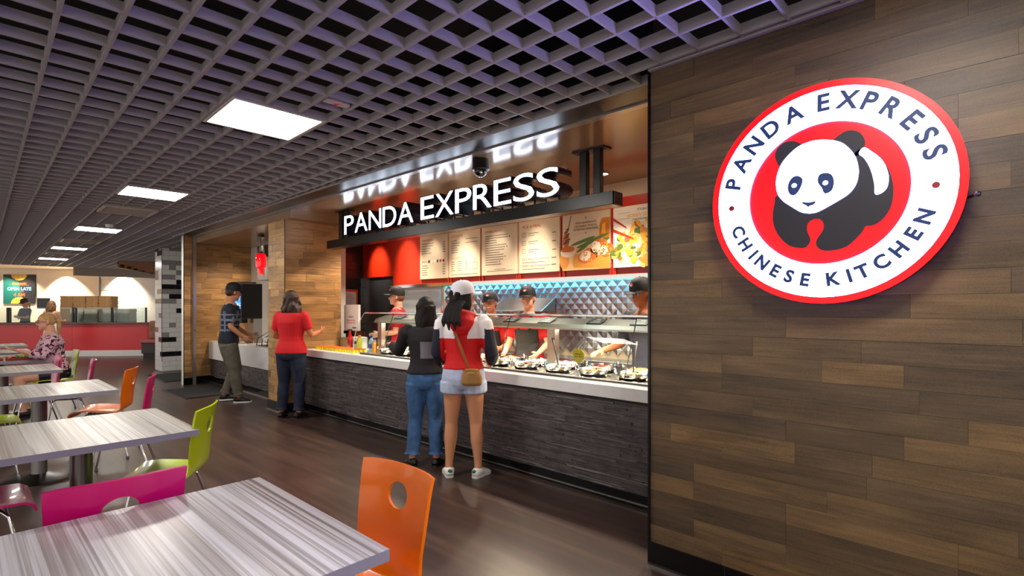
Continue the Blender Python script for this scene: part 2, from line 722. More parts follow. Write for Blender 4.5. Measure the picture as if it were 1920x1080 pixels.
for k in range(5):
    MB().box(2.670, 2.672, 1.02 - k * .6, 1.023 - k * .6, .012, .13).build('joint', DARKST, bb)
MB().box(2.660, 2.672, -3.2, 1.452, 0.0, 0.010).build('metal_strip', STEELB, bb)

# ---- soffit strip and shutter track over the shop opening
struct(MB().box(2.80, 3.04, 1.45, 11.4, CEIL, 3.36).build('trim_2', mat('soffit_black', (24, 22, 24), .28)), 'black soffit strip above the shop opening')
tr = struct(MB().box(3.04, 3.10, 1.45, 11.05, CEIL - .012, 3.0).build('trim_3', mat('track_metal', (168, 158, 152), .3, .7)), 'silver shutter track along the shop opening')
MB().box(2.795, 2.80, 1.45, 11.4, CEIL - .01, CEIL + .05).build('edge', SLAT, tr)

# ---- inner ceilings
GLOSSC = mat('gloss_ceiling', (150, 118, 88), .2, spec=.8, vary=.06, vscale=2)
struct(MB().box(3.10, 5.0, 0.9, 7.0, 2.782, 2.9).build('ceiling', GLOSSC), 'glossy brown ceiling over the serving counter')
struct(MB().box(3.10, 5.0, 7.0, 11.6, 2.66, 2.9).build('ceiling', GLOSSC), 'glossy brown lowered ceiling over the drink station')

# ---- kitchen walls
DT = mat('dark_tile', (40, 36, 34), .22, vary=.25, vscale=3)
KD = mat('kitchen_dark', (26, 25, 25), .6)
wb = struct(MB().box(4.85, 5.0, 0.9, 8.1, 0, 2.79).build('wall_back', CREAM), 'back wall of the kitchen')
struct(MB().box(2.98, 5.0, 0.85, 0.95, 0, 2.79).build('wall_near_unseen', mat('amber_glow_tint', (214, 150, 78), .5)), 'unseen kitchen side wall, amber added for the orange glow in the ceiling')  # unseen wall; amber invented so the glossy ceiling mirrors an orange glow
wl = struct(MB().box(4.16, 4.85, 8.02, 8.12, 0, 2.66).build('wall_far', KD), 'black tiled side wall of the kitchen')
for r in range(18):
    z = 0.05 + r * .145
    x = 4.16 - (r % 2) * .15
    while x < 4.85:
        a, b = max(x, 4.16), min(x + .30, 4.85)
        if b - a > .02:
            piece('tile', DT, ((a + b) / 2, 8.012, z + .07), (b - a - .004, .016 + rnd.uniform(0, .004), .14), wl)
        x += .30
# quilted steel splashback
q = MB()
dy, dz = .125, .125
ny, nz = 39, 7
for iy in range(ny):
    for iz in range(nz * 2 - 1):
        off = (iz % 2) * .5
        cy, cz = 1.05 + (iy + off + .5) * dy, .93 + (iz + 1) * dz / 2
        if cy + dy / 2 > 5.88:
            continue
        q.add([(4.842, cy - dy / 2, cz), (4.842, cy, cz - dz / 2), (4.842, cy + dy / 2, cz), (4.842, cy, cz + dz / 2), (4.83, cy, cz)],
              [(4, 0, 1), (4, 1, 2), (4, 2, 3), (4, 3, 0)])
q.build('quilted_splashback', mat('quilt_steel', (150, 150, 154), .34, 1.0), wb)['label'] = 'quilted stainless steel sheet'
MB().box(4.838, 4.85, 5.885, 5.93, 0, 1.77).build('steel_jamb', STEELB, wb)
MB().box(4.835, 4.85, 5.95, 6.90, .3, 1.775).build('pale_panel', mat('pale_steel', (196, 204, 204), .35, .2), wb)['label'] = 'pale steel door panel'
MB().box(4.82, 4.85, 6.915, 6.985, 0, 1.78).build('steel_post', STEELB, wb)
MB().box(4.80, 4.85, 7.93, 8.0, 0, 1.95).build('steel_post', STEELB, wb)
MB().box(4.845, 4.852, 7.0, 7.93, 0, 1.95).build('charcoal_panel', mat('panel_charcoal', (44, 45, 47), .5), wb)  # flat charcoal sheet filling the doorway between the steel posts
# red fascia with stiles, steel lip and light strip
fa = struct(MB().box(4.80, 4.85, 1.0, 7.1, 1.795, 2.61).box(4.80, 4.85, 7.1, 8.0, 1.95, 2.61).build('trim_4', RED), 'red fascia panel behind the menu boards')
MB().box(4.736, 4.80, 1.0, 7.08, 1.775, 1.793).box(4.732, 4.736, 1.0, 7.08, 1.748, 1.793).build('steel_lip', STEELB, fa)
for y in (5.69, 5.04, 4.37, 3.69, 3.01, 2.33):
    for s in (-.03, .03):
        MB().box(4.785, 4.80, y + s - .012, y + s + .012, 1.795, 1.88).build('stile', RED, fa)
ls = thing('light_strip', 'cyan light strip under the steel lip above the splashback', 'light', (4.79, 3.45, 1.762))
MB().box(-.008, .008, -2.4, 2.4, .004, .008).build('tube', mat('cyan_led', (70, 215, 255), .4, emit=6, ecol=(60, 205, 255)), ls)
MB().box(-.025, .025, -2.42, 2.42, .008, .011).build('channel', STEEL, ls)

# ---- pillar between counter and drink station
pl = struct(MB().box(3.10, 3.90, 7.16, 7.67, 0, 2.66).build('wall_pillar', mat('grout_tan', (70, 54, 38), .8)), 'tan plank tiled pillar at the end of the counter')


def clad_x(parent, x0, x1, y, z0, z1, m, dirn=-1, rh=.105, lens=(.3, .45, .62), rn=rnd):
    z = z0
    while z < z1 - .01:
        h = min(rh, z1 - z)
        x = x0
        f = True
        while x < x1 - 1e-4:
            ln = rn.choice(lens) * (rn.uniform(.3, 1) if f else 1)
            f = False
            e = min(x + ln, x1)
            if x1 - e < .05:
                e = x1
            t = rn.uniform(.014, .019)
            piece('plank', m, ((x + e) / 2, y + dirn * t / 2, z + h / 2), (e - x - .0015, t, h - .002), parent)
            x = e
        z += h


def clad_y(parent, y0, y1, x, z0, z1, m, rh=.105, lens=(.3, .45, .62), rn=rnd):
    z = z0
    while z < z1 - .01:
        h = min(rh, z1 - z)
        y = y0
        f = True
        while y < y1 - 1e-4:
            ln = rn.choice(lens) * (rn.uniform(.3, 1) if f else 1)
            f = False
            e = min(y + ln, y1)
            if y1 - e < .05:
                e = y1
            t = rn.uniform(.014, .019)
            piece('plank', m, (x - t / 2, (y + e) / 2, z + h / 2), (t, e - y - .0015, h - .002), parent)
            y = e
        z += h


clad_x(pl, 3.09, 3.92, 7.16, .13, 2.66, TANX)
clad_y(pl, 7.145, 7.685, 3.10, .13, 2.66, TANY)
MB().box(3.078, 3.086, 7.136, 7.144, .13, 2.66).build('corner_edge', BLACK, pl)
MB().box(3.07, 3.92, 7.13, 7.69, 0, .13).build('plinth', BLACKG, pl)
MB().box(3.055, 3.07, 7.12, 7.70, 0, .008).build('metal_strip', STEELB, pl)

# ---- drink station recess
rb = struct(MB().box(4.15, 4.3, 7.69, 11.3, 0, 2.66).build('wall_recess', mat('white_wall', (226, 222, 216), .5)), 'white back wall of the drink station')
rs = struct(MB().box(3.06, 4.3, 11.22, 11.4, 0, 2.70).build('wall_end', mat('grout_tan', (70, 54, 38), .8)), 'tan plank tiled end wall of the drink station')
clad_x(rs, 3.075, 4.15, 11.22, .13, 2.66, TANX)
MB().box(3.07, 4.15, 11.19, 11.2, 0, .13).build('plinth', BLACKG, rs)
pp = struct(MB().box(2.90, 3.04, 11.06, 11.18, 0, CEIL).build('trim_5', WPAINT), 'narrow tan plank pilaster beside the tiled column')
clad_x(pp, 2.905, 3.035, 11.06, .13, CEIL, TANX, lens=(.2,))
MB().box(2.905, 3.035, 11.035, 11.06, 0, .13).build('plinth', BLACKG, pp)
MB().box(2.898, 2.906, 11.04, 11.06, 0, CEIL).build('corner_edge', BLACK, pp)
po = struct(MB().box(3.045, 3.095, 11.0, 11.05, 0, CEIL - .012).build('trim_6', mat('track_metal', (168, 158, 152), .3, .7)), 'silver shutter post beside the pilaster')
MB().box(3.064, 3.076, 10.994, 11.0, 1.0, 1.03).build('latch', DARKST, po)

# ================================================================== serving counter
def glass_mat(name, tint=(235, 245, 245), gloss=1.0):
    m = bpy.data.materials.new(name)
    m.use_nodes = True
    nt = m.node_tree
    nt.nodes.clear()
    out = nd(nt, 'ShaderNodeOutputMaterial')
    tr_ = nd(nt, 'ShaderNodeBsdfTransparent')
    tr_.inputs[0].default_value = (*lin(tint), 1)
    gl = nd(nt, 'ShaderNodeBsdfGlossy')
    gl.inputs['Roughness'].default_value = 0.02
    fr = nd(nt, 'ShaderNodeFresnel')
    fr.inputs[0].default_value = 1.38
    mul = nd(nt, 'ShaderNodeMath', operation='MULTIPLY')
    mul.inputs[1].default_value = gloss
    nt.links.new(fr.outputs[0], mul.inputs[0])
    mx = nd(nt, 'ShaderNodeMixShader')
    nt.links.new(mul.outputs[0], mx.inputs[0])
    nt.links.new(tr_.outputs[0], mx.inputs[1])
    nt.links.new(gl.outputs[0], mx.inputs[2])
    nt.links.new(mx.outputs[0], out.inputs[0])
    return m


GLASS = glass_mat('clear_glass')
GEDGE = mat('glass_edge', (206, 222, 218), .15, spec=.8)


def face_mx(loc):
    """local xy print plane facing -X of the world: x to the viewer's right, y up"""
    return Matrix.Translation(loc) @ Matrix(((0, 0, -1, 0), (-1, 0, 0, 0), (0, 1, 0, 0), (0, 0, 0, 1)))


SLATE = mat('slate_strip', (86, 79, 80), .36, vary=.35, vscale=14, bump=.2, bscale=90, spec=.6)

SLATES = [SLATE, mat('slate_strip_dark', (72, 67, 69), .4, vary=.3, vscale=14), mat('slate_lit_edge', (140, 132, 131), .4)]  # the pale one paints light caught on ledge edges as thin strips


def slate_face(y0, y1, x, z0, z1, seed):
    b = MB()
    r = random.Random(seed)
    z = z0
    while z < z1 - .003:
        thin = r.random() < .3
        h = min(.0035 if thin else r.choice([.011, .014, .017]), z1 - z)
        y = y0 - r.uniform(0, .2)
        while y < y1:
            ln = r.uniform(.1, .34)
            a, e = max(y, y0), min(y + ln, y1)
            if e - a > .01:
                t = r.choice([.003, .005, .008, .012]) + (.003 if thin else 0)
                if not thin:
                    b.box(x - t, x, a + .0004, e - .0004, z + .0004, z + h - .0004, r.choice([0, 0, 1]))
                elif r.random() < .3:
                    b.box(x - t, x, a + .0004, e - .0004, z + .0002, z + h - .0002, 2)
                else:
                    b.box(x - t, x, a, e, z, z + h, 1)
            y += ln
        z += h
    return b


ct = thing('serving_counter', 'long serving counter faced in dark slate strips below the white worktop', 'counter', (0, 0, 0))
MB().box(3.372, 4.05, 1.0, 7.125, .1, .752).build('carcass', mat('slate_back', (40, 37, 38), .7), ct)
o = slate_face(1.0, 7.12, 3.372, .1, .752, 3).build('slate_facing', SLATES, ct)
o['kind'] = 'stuff'
MB().box(3.38, 4.0, 1.0, 7.125, 0, .1).build('kickplate', BLACKG, ct)
MB().box(3.372, 3.38, 1.0, 7.125, .022, .03).build('metal_strip', STEELB, ct)

wt = thing('white_worktop', 'white stone worktop running along the serving counter', 'worktop', (0, 0, .752))
MB().box(3.33, 3.45, 1.0, 7.12, .02, .113).box(3.45, 4.06, 5.85, 7.12, .02, .113).build('slab', WHITE, wt, bevel=.004)
MB().box(3.35, 4.06, 1.0, 7.12, 0.0, .02).build('sub_top', mat('slate_back', (40, 37, 38), .7), wt)

fw = thing('food_well', 'stainless steel food well set into the serving counter', 'food well', (0, 0, .772))
MB().box(3.452, 4.06, 1.0, 5.845, 0, .098).build('deck', STEEL, fw, bevel=.004)
MB().box(3.462, 3.492, 1.0, 5.84, .099, .118).build('front_rail', STEELB, fw, bevel=.003)
MB().box(3.455, 3.462, 1.0, 5.84, .098, .108).build('dark_gasket', BLACK, fw)
wellm = MB().lathe([(.145, .0), (.145, .006), (.128, .008), (.124, .0)], 28).mesh('well_ring', STEELB, True)

# pans
FOODS = {'orange': (206, 104, 30), 'brown': (120, 66, 26), 'green': (120, 150, 60), 'pale': (222, 200, 150), 'golden': (214, 150, 56), 'red': (164, 48, 24), 'white': (232, 226, 208)}
pan_body = MB().lathe([(.05, 0), (.10, .012), (.124, .045), (.128, .062), (.134, .064), (.132, .067), (.124, .062), (.098, .022), (.03, .016)], 26).mesh('body', STEELB, True)
hb = MB()
hb.tube([(.042 * math.cos(a), .136, .055 + .045 * math.sin(a)) for a in [PI * k / 8 for k in range(9)]], .0045, 6)
pan_h = hb.mesh('handle', STEELB, True)


def food_mesh(seed, m):
    r = random.Random(seed)
    b = MB()
    b.lathe([(.108, .03), (.085, .042), (.05, .050), (.004, .052)], 18)
    for k in range(26):
        a, d = r.uniform(0, 2 * PI), .095 * math.sqrt(r.random())
        b.ball((d * math.cos(a), d * math.sin(a), .046 + (.095 - d) * .12), r.uniform(.012, .024), r.uniform(.012, .02), r.uniform(.009, .016), 6)
    return b.mesh('food', m, True, 60)


fkeys = list(FOODS)
FM = {k: food_mesh(i, mat('food_' + k, FOODS[k], .4, vary=.35, vscale=40)) for i, k in enumerate(fkeys)}
spoon = MB().tube([(0, 0, 0), (.02, -.02, .05), (.09, -.09, .17), (.13, -.13, .235)], [.006, .006, .006, .009], 8)
spoon.ball((-.008, .008, -.008), .035, .035, .012, 10)
spoon_m = spoon.mesh('spoon', BLACK, True)
FNAME = {'orange': 'orange glazed chicken', 'brown': 'dark brown beef', 'green': 'green vegetables', 'pale': 'pale noodles', 'golden': 'golden fried pieces', 'red': 'red sauced meat', 'white': 'white rice'}
i = 0
pr_ = random.Random(3)
for row, x in enumerate((3.632, 3.925)):
    for k in range(12):
        y = 1.36 + k * .372 + row * .1
        f = ['golden', 'orange', 'pale', 'golden', 'white', 'brown', 'green', 'golden', 'red', 'pale', 'white', 'orange'][(k + row * 5) % 12]
        post = 'at the customer side' if row == 0 else 'at the kitchen side'
        rz = pr_.uniform(.3, .9)
        p = thing('serving_pan', 'round steel pan of %s %s of the food well' % (FNAME[f], post), 'pan', (x, y, .8705), rz, 'pans in the food well')
        link('ring', wellm, p, rot=(0, 0, -rz))
        link('body', pan_body, p)
        link('food', FM[f], p)
        for s in (0, PI):
            link('handle', pan_h, p, rot=(0, 0, s))
        if k % 3 == 1 or (row == 0 and k in (2, 6)):
            sp = link('serving_spoon', spoon_m, loc=(x + .01, y, .93), rot=(0, 0, pr_.uniform(-.6, 2.2)))
            tag(sp, 'black handled serving spoon standing in pan of %s %s' % (FNAME[f], post), 'spoon', 'serving spoons')
        i += 1

# ---- sneeze guard
sg = thing('sneeze_guard', 'curved glass sneeze guard on steel posts over the food well', 'sneeze guard', (0, 0, .87))
Y0, Y1 = 1.0, 6.02
prof = []
for k in range(9):
    a = k / 8
    z = .03 + a * .46
    prof.append((3.475 + .145 * (a ** 2.2), z))
prof += [(3.635, .503), (3.655, .510)]
seg = [Y0, 2.52, 3.98, 5.4, Y1]
for a, b_ in zip(seg[:-1], seg[1:]):
    g = MB()
    n = len(prof)
    g.add([(x, a + .003, z) for x, z in prof] + [(x, b_ - .003, z) for x, z in prof], [(k, k + 1, n + k + 1, n + k) for k in range(n - 1)])
    g.build('front_glass', GLASS, sg, True, 80)
MB().add([(3.655, Y0, .512), (4.0, Y0, .512), (4.0, Y1, .512), (3.655, Y1, .512)], [(0, 1, 2, 3)]).build('top_glass', GLASS, sg)
MB().box(3.635, 3.655, Y0, Y1, .498, .516).build('front_edge', STEELB, sg, bevel=.003)
MB().box(3.99, 4.005, Y0, Y1, .502, .514).build('rear_edge', GEDGE, sg)
eg = [(x, z) for x, z in prof] + [(4.0, .51), (4.0, .03)]
MB().add([(x, Y1, z) for x, z in eg], [tuple(range(len(eg)))]).build('end_glass', GLASS, sg)
g = MB()
g.tube([(x, Y1, z) for x, z in prof], .004, 6)
g.build('end_glass_edge', GEDGE, sg, True)
# lamp housing with sloping label shelf
hs = MB()
sec = [(3.72, .395), (3.735, .43), (3.90, .475), (3.96, .475), (3.96, .40), (3.72, .38)]
n = len(sec)
hs.add([(x, Y0, z) for x, z in sec] + [(x, 5.92, z) for x, z in sec],
       [tuple(range(n)), tuple(range(2 * n - 1, n - 1, -1))] + [(k + 1 if k + 1 < n else 0, k, n + k, n + (k + 1) % n) for k in range(n)])
hs.build('lamp_housing', STEEL, sg)
MB().box(3.78, 3.90, 1.1, 5.85, .378, .39).build('heat_lamp', mat('heat_lamp_glow', (255, 214, 150), .5, emit=2, ecol=(255, 205, 140)), sg)
pm = MB().box(-.03, .03, -.045, .045, 0, .385).mesh('post', STEEL)
for y in (1.55, 3.02, 4.46, 5.86):
    link('post', pm, sg, 0, (3.785, y, 0))
    MB().box(-.045, .045, -.06, .06, 0, .008).build('foot_plate', STEELB, sg, loc=(3.785, y, 0))
# slim rods
for y in (2.1, 3.45, 4.2, 5.4):
    MB().tube([(3.50, y, .03), (3.575, y - .03, .34), (3.64, y - .03, .5)], .004, 6).build('rod', DARKST, sg)
CARD = mat('label_card', (40, 40, 42), .4)
CARDT = mat('card_print', (225, 225, 220), .6)
slope = math.atan2(.045, .165)
cardm = MB().box(-.06, .06, -.075, .075, 0, .006)
for k in range(3):
    cardm.box(-.035 + k * .03, -.028 + k * .03, -.05 + .01 * k, .045 - .015 * k, .006, .0066, 1)
cm_ = cardm.mesh('dish_label', [CARD, CARDT])
for y in (1.75, 2.12, 2.55, 3.1, 3.55, 4.0, 4.5, 5.0, 5.45):
    c = link('dish_label', cm_, loc=(3.80, y, 1.326), rot=(0, -slope - .12, 0))
    tag(c, 'small black dish label card on the sloping steel shelf', 'label', 'dish label cards')
# yellow badge on the glass
bd = thing('yellow_badge', 'yellow scalloped badge stuck to the sneeze guard glass', 'badge', (3.505, 2.53, 1.05))
pts = [(.062 * math.cos(2 * PI * k / 16) * (1 if k % 2 else .94), .062 * math.sin(2 * PI * k / 16) * (1 if k % 2 else .94)) for k in range(16)]
MB().prism(pts, .003, mtx=face_mx((0, 0, 0))).build('disc', mat('badge_yellow', (255, 212, 36), .5), bd)
for t, v in (("PANDA'S", .008), ('FAVORITE', -.012)):
    o = link('lettering', text_mesh(t, .013, 0, .0003, 'CENTER'), bd)
    o.matrix_local = face_mx((-.0035, 0, v))
    o.data.materials.append(mat('badge_brown', (110, 70, 10), .6))

# ---- things on the worktop near the pillar
cupb = MB().lathe([(.017, 0), (.021, .034)], 10).mesh('cup', mat('yellow_jelly', (222, 214, 20), .25, vary=.3, vscale=60), True)
lidb = MB().lathe([(.0225, .034), (.0225, .04), (.019, .043), (.0, .044)], 10).mesh('lid', mat('orange_lid', (238, 116, 24), .35), True)
for r in range(4):
    for k in range(15):
        c = thing('sauce_cup', 'small yellow cup with an orange lid packed on the worktop beside pillar', 'cup', (3.47 + r * .055 + (k % 2) * .004, 6.98 - k * .068, .866), 0, 'yellow sauce cups on the worktop')
        link('cup', cupb, c)
        link('lid', lidb, c)


def bottle(x, y, col, capcol, lab, label, h=.2, r=.032, group=None):
    t = thing('drink_bottle', label, 'bottle', (x, y, .866), 0, group)
    MB().lathe([(r * .9, 0), (r, .006), (r, h * .55), (r * .92, h * .62), (r * .42, h * .86), (r * .38, h * .92)], 16).build('body', mat(label[:12] + '_liquid', col, .12, spec=.7, coat=.5), t, True)
    MB().lathe([(r * .46, h * .90), (r * .46, h), (r * .40, h * 1.01)], 14).build('cap', mat(label[:12] + '_cap', capcol, .4), t, True)
    MB().lathe([(r * 1.01, h * .2), (r * 1.015, h * .5)], 16).build('label_band', mat(label[:12] + '_band', lab, .5), t, True)


bottle(3.86, 6.78, (190, 22, 34), (150, 16, 26), (150, 14, 30), 'red sauce bottle with a narrow neck beside the sauce cups', .25, .034)
bottle(3.80, 6.42, (240, 200, 20), (238, 140, 26), (250, 226, 60), 'yellow juice bottle with orange cap next to the red bottle', .2, .036)
bottle(3.72, 6.30, (236, 226, 40), (238, 140, 26), (236, 232, 90), 'lemon yellow juice bottle with orange cap, beside blue labelled water', .2, .036)
bottle(3.86, 6.22, (190, 214, 240), (28, 70, 170), (26, 84, 190), 'blue labelled water bottle behind the lemon yellow juice', .2, .032)
bottle(3.78, 6.10, (196, 218, 240), (28, 70, 170), (40, 100, 204), 'blue capped water bottle between the other water and orange juice', .2, .032)
bottle(3.74, 5.95, (246, 160, 40), (60, 80, 170), (250, 176, 60), 'orange juice bottle with blue cap by the glass end', .18, .034)
nb = thing('napkin_box', 'small white box on the worktop behind the bottles', 'box', (3.95, 6.68, .866))
MB().box(-.06, .06, -.11, .11, 0, .16).build('body', WPAINT, nb, bevel=.005)
MB().box(-.062, -.06, -.06, .06, .06, .1).build('slot', BLACK, nb)
# till with a white display panel
tl = thing('cash_register', 'till with a white promotional panel facing the queue, beside the pillar', 'cash register', (4.02, 7.0, .866))
MB().box(-.14, .14, -.2, .2, 0, .14).build('drawer_base', STEEL, tl, bevel=.006)
MB().box(-.05, .05, -.03, .03, .14, .26).build('neck', BLACK, tl)
MB().box(-.03, .03, -.2, .2, .19, .235).build('bracket', BLACKG, tl, bevel=.006)
pnl = MB().box(-.02, .02, -.2, .2, .24, .62).build('panel', mat('panel_white', (240, 236, 230), .5), tl, bevel=.004)
for t, v, w, c in (("PANDA'S", .43, .026, (40, 40, 50)), ('EVERYDAY SPECIALS', .38, .020, (200, 30, 36)), ('ORDER ONLINE TODAY', .345, .017, (200, 30, 36))):
    o = link('lettering', text_mesh(t, w, 0, .0004, 'CENTER'), pnl)
    o.matrix_local = face_mx((-.0215, 0, v))
    o.data.materials.append(mat('ink_%d' % c[0], c, .6))
MB().box(-.0215, -.02, -.15, -.04, .27, .295).build('bar_print', mat('ink_gray', (120, 120, 120), .6), pnl)
# notice on the tiled wall
nt_ = thing('wall_notice', 'white notice in an orange frame on the black tiled wall', 'notice', (4.55, 7.99, 1.45))
MB().box(-.14, .14, -.004, .004, -.3, .3).build('frame', mat('notice_orange', (226, 84, 36), .5), nt_)
MB().box(-.11, .11, -.006, -.004, -.27, .26).build('sheet', mat('paper', (236, 232, 224), .7), nt_)
pb = MB()
for k in range(14):
    pb.box(-.085, -.085 + random.uniform(.08, .17), -.0066, -.006, .2 - k * .03, .206 - k * .03)
pb.build('print', mat('ink_gray', (120, 120, 120), .6), nt_)
# shelf unit on the splashback
sh = thing('steel_shelf', 'steel shelf with sloping ends on the quilted splashback', 'shelf', (4.70, 4.25, 1.40))
SM = STEEL
MB().box(-.13, .13, -.42, .42, 0, .012).build('board', SM, sh)
MB().box(.118, .13, -.42, .42, .012, .16).build('back_plate', SM, sh)
for s in (-1, 1):
    MB().add([(-.13, s * .42, 0), (.13, s * .42, 0), (.13, s * .42, .16), (-.13, s * .425, 0), (.13, s * .425, 0), (.13, s * .425, .16)],
             [(0, 1, 2), (5, 4, 3), (0, 3, 4, 1), (1, 4, 5, 2), (2, 5, 3, 0)]).build('end_plate', SM, sh)
# prep counter behind the staff
pc = thing('prep_counter', 'steel prep counter along the quilted splashback', 'counter', (4.66, 3.4, 0))
MB().box(-.16, .16, -2.3, 2.4, .86, .90).build('top', STEEL, pc, bevel=.004)
MB().box(-.13, .16, -2.28, 2.38, .1, .86).build('cabinet', STEEL, pc)
MB().box(-.10, .16, -2.28, 2.38, 0, .1).build('kickplate', BLACK, pc)

# ================================================================== lettered sign on its beam
sn = thing('lettered_sign', 'lit white channel letters on a black beam hung above the counter', 'sign', (0, 0, 0))
MB().box(3.62, 3.76, 2.275, 7.0, 2.28, 2.392).build('beam', mat('beam_black', (18, 18, 20), .3, .2, spec=.6), sn, bevel=.004)
MB().box(3.63, 3.75, 2.263, 2.275, 2.285, 2.387).build('beam_end_cap', BLACK, sn, bevel=.003)
for y in (2.46, 2.60, 6.55, 6.70):
    MB().box(3.66, 3.715, y - .035, y + .035, 2.392, 2.775).build('post', BLACK, sn, bevel=.004)
for y in (2.53, 6.62):
    p = MB().box(3.63, 3.75, y - .16, y + .16, 2.768, 2.782).build('ceiling_plate', BLACK, sn)
    for s in (-1, 1):
        MB().lathe([(.012, -.012), (.012, 0)], 8).build('bolt', DARKST, p, loc=(3.69, y + s * .13, 2.768))
LFACE = mat('letter_face', (236, 242, 255), .4, emit=6, ecol=(222, 234, 255))
LSIDE = mat('letter_side', (20, 24, 48), .35)  # blue glow from the lit faces mixed into the side colour


def letter(ch, yl, zb, cap, width):
    face = text_mesh(ch, cap, .0, -.001)
    side = text_mesh(ch, cap, .19, .006)
    xs = [v.co.x for v in face.vertices]
    x0, x1 = min(xs), max(xs)
    k = width / (x1 - x0)
    out = []
    for me in (face, side):
        for v in me.vertices:
            v.co.x = (v.co.x - x0) * k
        me.materials.clear()
    face.materials.append(LFACE)
    side.materials.append(LSIDE)
    lo = link('letter', side, sn)
    lo.matrix_local = face_mx((3.70, yl, zb))
    fo = link('letter_face', face, lo)
    fo.matrix_local = Matrix.Translation((0, 0, .0965))
    for q in (.2, .8):
        MB().box(3.668, 3.682, yl - width * q - .006, yl - width * q + .006, 2.392, zb + .01).build('pin', BLACK, sn)


def word(w, widths, y_left, y_right, zb, cap):
    tot = y_left - y_right
    gap = .055 * tot / (len(w)) * 2.0
    s = (tot - gap * (len(w) - 1)) / sum(widths)
    y = y_left
    for ch, wd_ in zip(w, widths):
        letter(ch, y, zb, cap, wd_ * s)
        y -= wd_ * s + gap


word('PANDA', [.58, .74, .68, .70, .74], 6.48, 4.93, 2.432, .262)
word('EXPRESS', [.54, .70, .58, .62, .54, .60, .60], 4.785, 2.81, 2.437, .267)

# dome camera, sprinkler, downlights
dc = thing('dome_camera', 'black dome security camera under the glossy ceiling by the letters', 'camera', (3.24, 3.42, 2.782))
MB().lathe([(.075, 0), (.075, -.075), (.082, -.09), (.07, -.10), (.0, -.10)], 22).build('housing', BLACK, dc, True)
MB().ball((0, 0, -.105), .058, .058, .055, 18).build('dome', BLACKG, dc, True)
MB().ball((-.03, -.035, -.125), .015, n=10).build('lens', STEELB, dc, True)
spk = thing('sprinkler', 'small brass sprinkler head in the ceiling beside the hanging posts', 'sprinkler', (4.0, 3.05, 2.782))
MB().lathe([(.04, 0), (.04, -.006), (.012, -.008), (.01, -.04), (.03, -.042), (.03, -.046), (.0, -.047)], 14).build('head', CHROME, spk, True)
DLM = mat('downlight_lens', (255, 240, 215), .5, emit=14, ecol=(255, 232, 200))
dl0 = None
for y in KITCHEN_Y:
    if dl0 is None:
        dl0 = thing('downlight', 'round recessed downlight in the glossy kitchen ceiling', 'light', (4.42, y, 2.782), 0, 'kitchen downlights')
        MB().lathe([(.075, 0), (.075, -.006), (.058, -.008), (.056, -.002)], 20).build('ring', CHROME, dl0, True)
        MB().lathe([(.056, -.002), (.0, -.002)], 20).build('lens', DLM, dl0)
    else:
        dup(dl0, (4.42, y, 2.782))

# ================================================================== menu boards
PRINT = mat('menu_paper', (222, 202, 172), .5)
INKR = mat('menu_red', (196, 50, 44), .6)
INKG = mat('menu_gray', (128, 118, 108), .7)
EDGE = mat('board_edge', (120, 30, 18), .5)


def join_text(b, txt, cap, u, v, mi, bold=0.0, align='LEFT'):
    me = text_mesh(txt, cap, 0, bold, align)
    b.add([(p.co.x + u, p.co.y + v, .0004) for p in me.vertices], [tuple(p.vertices) for p in me.polygons], mi)
    bpy.data.meshes.remove(me)


def bar(b, u, v, w, h, mi):
    b.add([(u, v, .0003), (u + w, v, .0003), (u + w, v + h, .0003), (u, v + h, .0003)], [(0, 1, 2, 3)], mi)


def poly(b, pts, z, mi):
    n = len(pts)
    ar = sum(pts[i][0] * pts[(i + 1) % n][1] - pts[(i + 1) % n][0] * pts[i][1] for i in range(n))
    if ar < 0:
        pts = pts[::-1]
    b.add([(x, y, z) for x, y in pts], [tuple(range(n))], mi)


def ell(u, v, a, b_, rot=0, n=20, wob=0, r=None):
    out = []
    for k in range(n):
        t = 2 * PI * k / n
        w = 1 + (r.uniform(-wob, wob) if r else 0)
        x, y = a * w * math.cos(t), b_ * w * math.sin(t)
        out.append((u + x * math.cos(rot) - y * math.sin(rot), v + x * math.sin(rot) + y * math.cos(rot)))
    return out


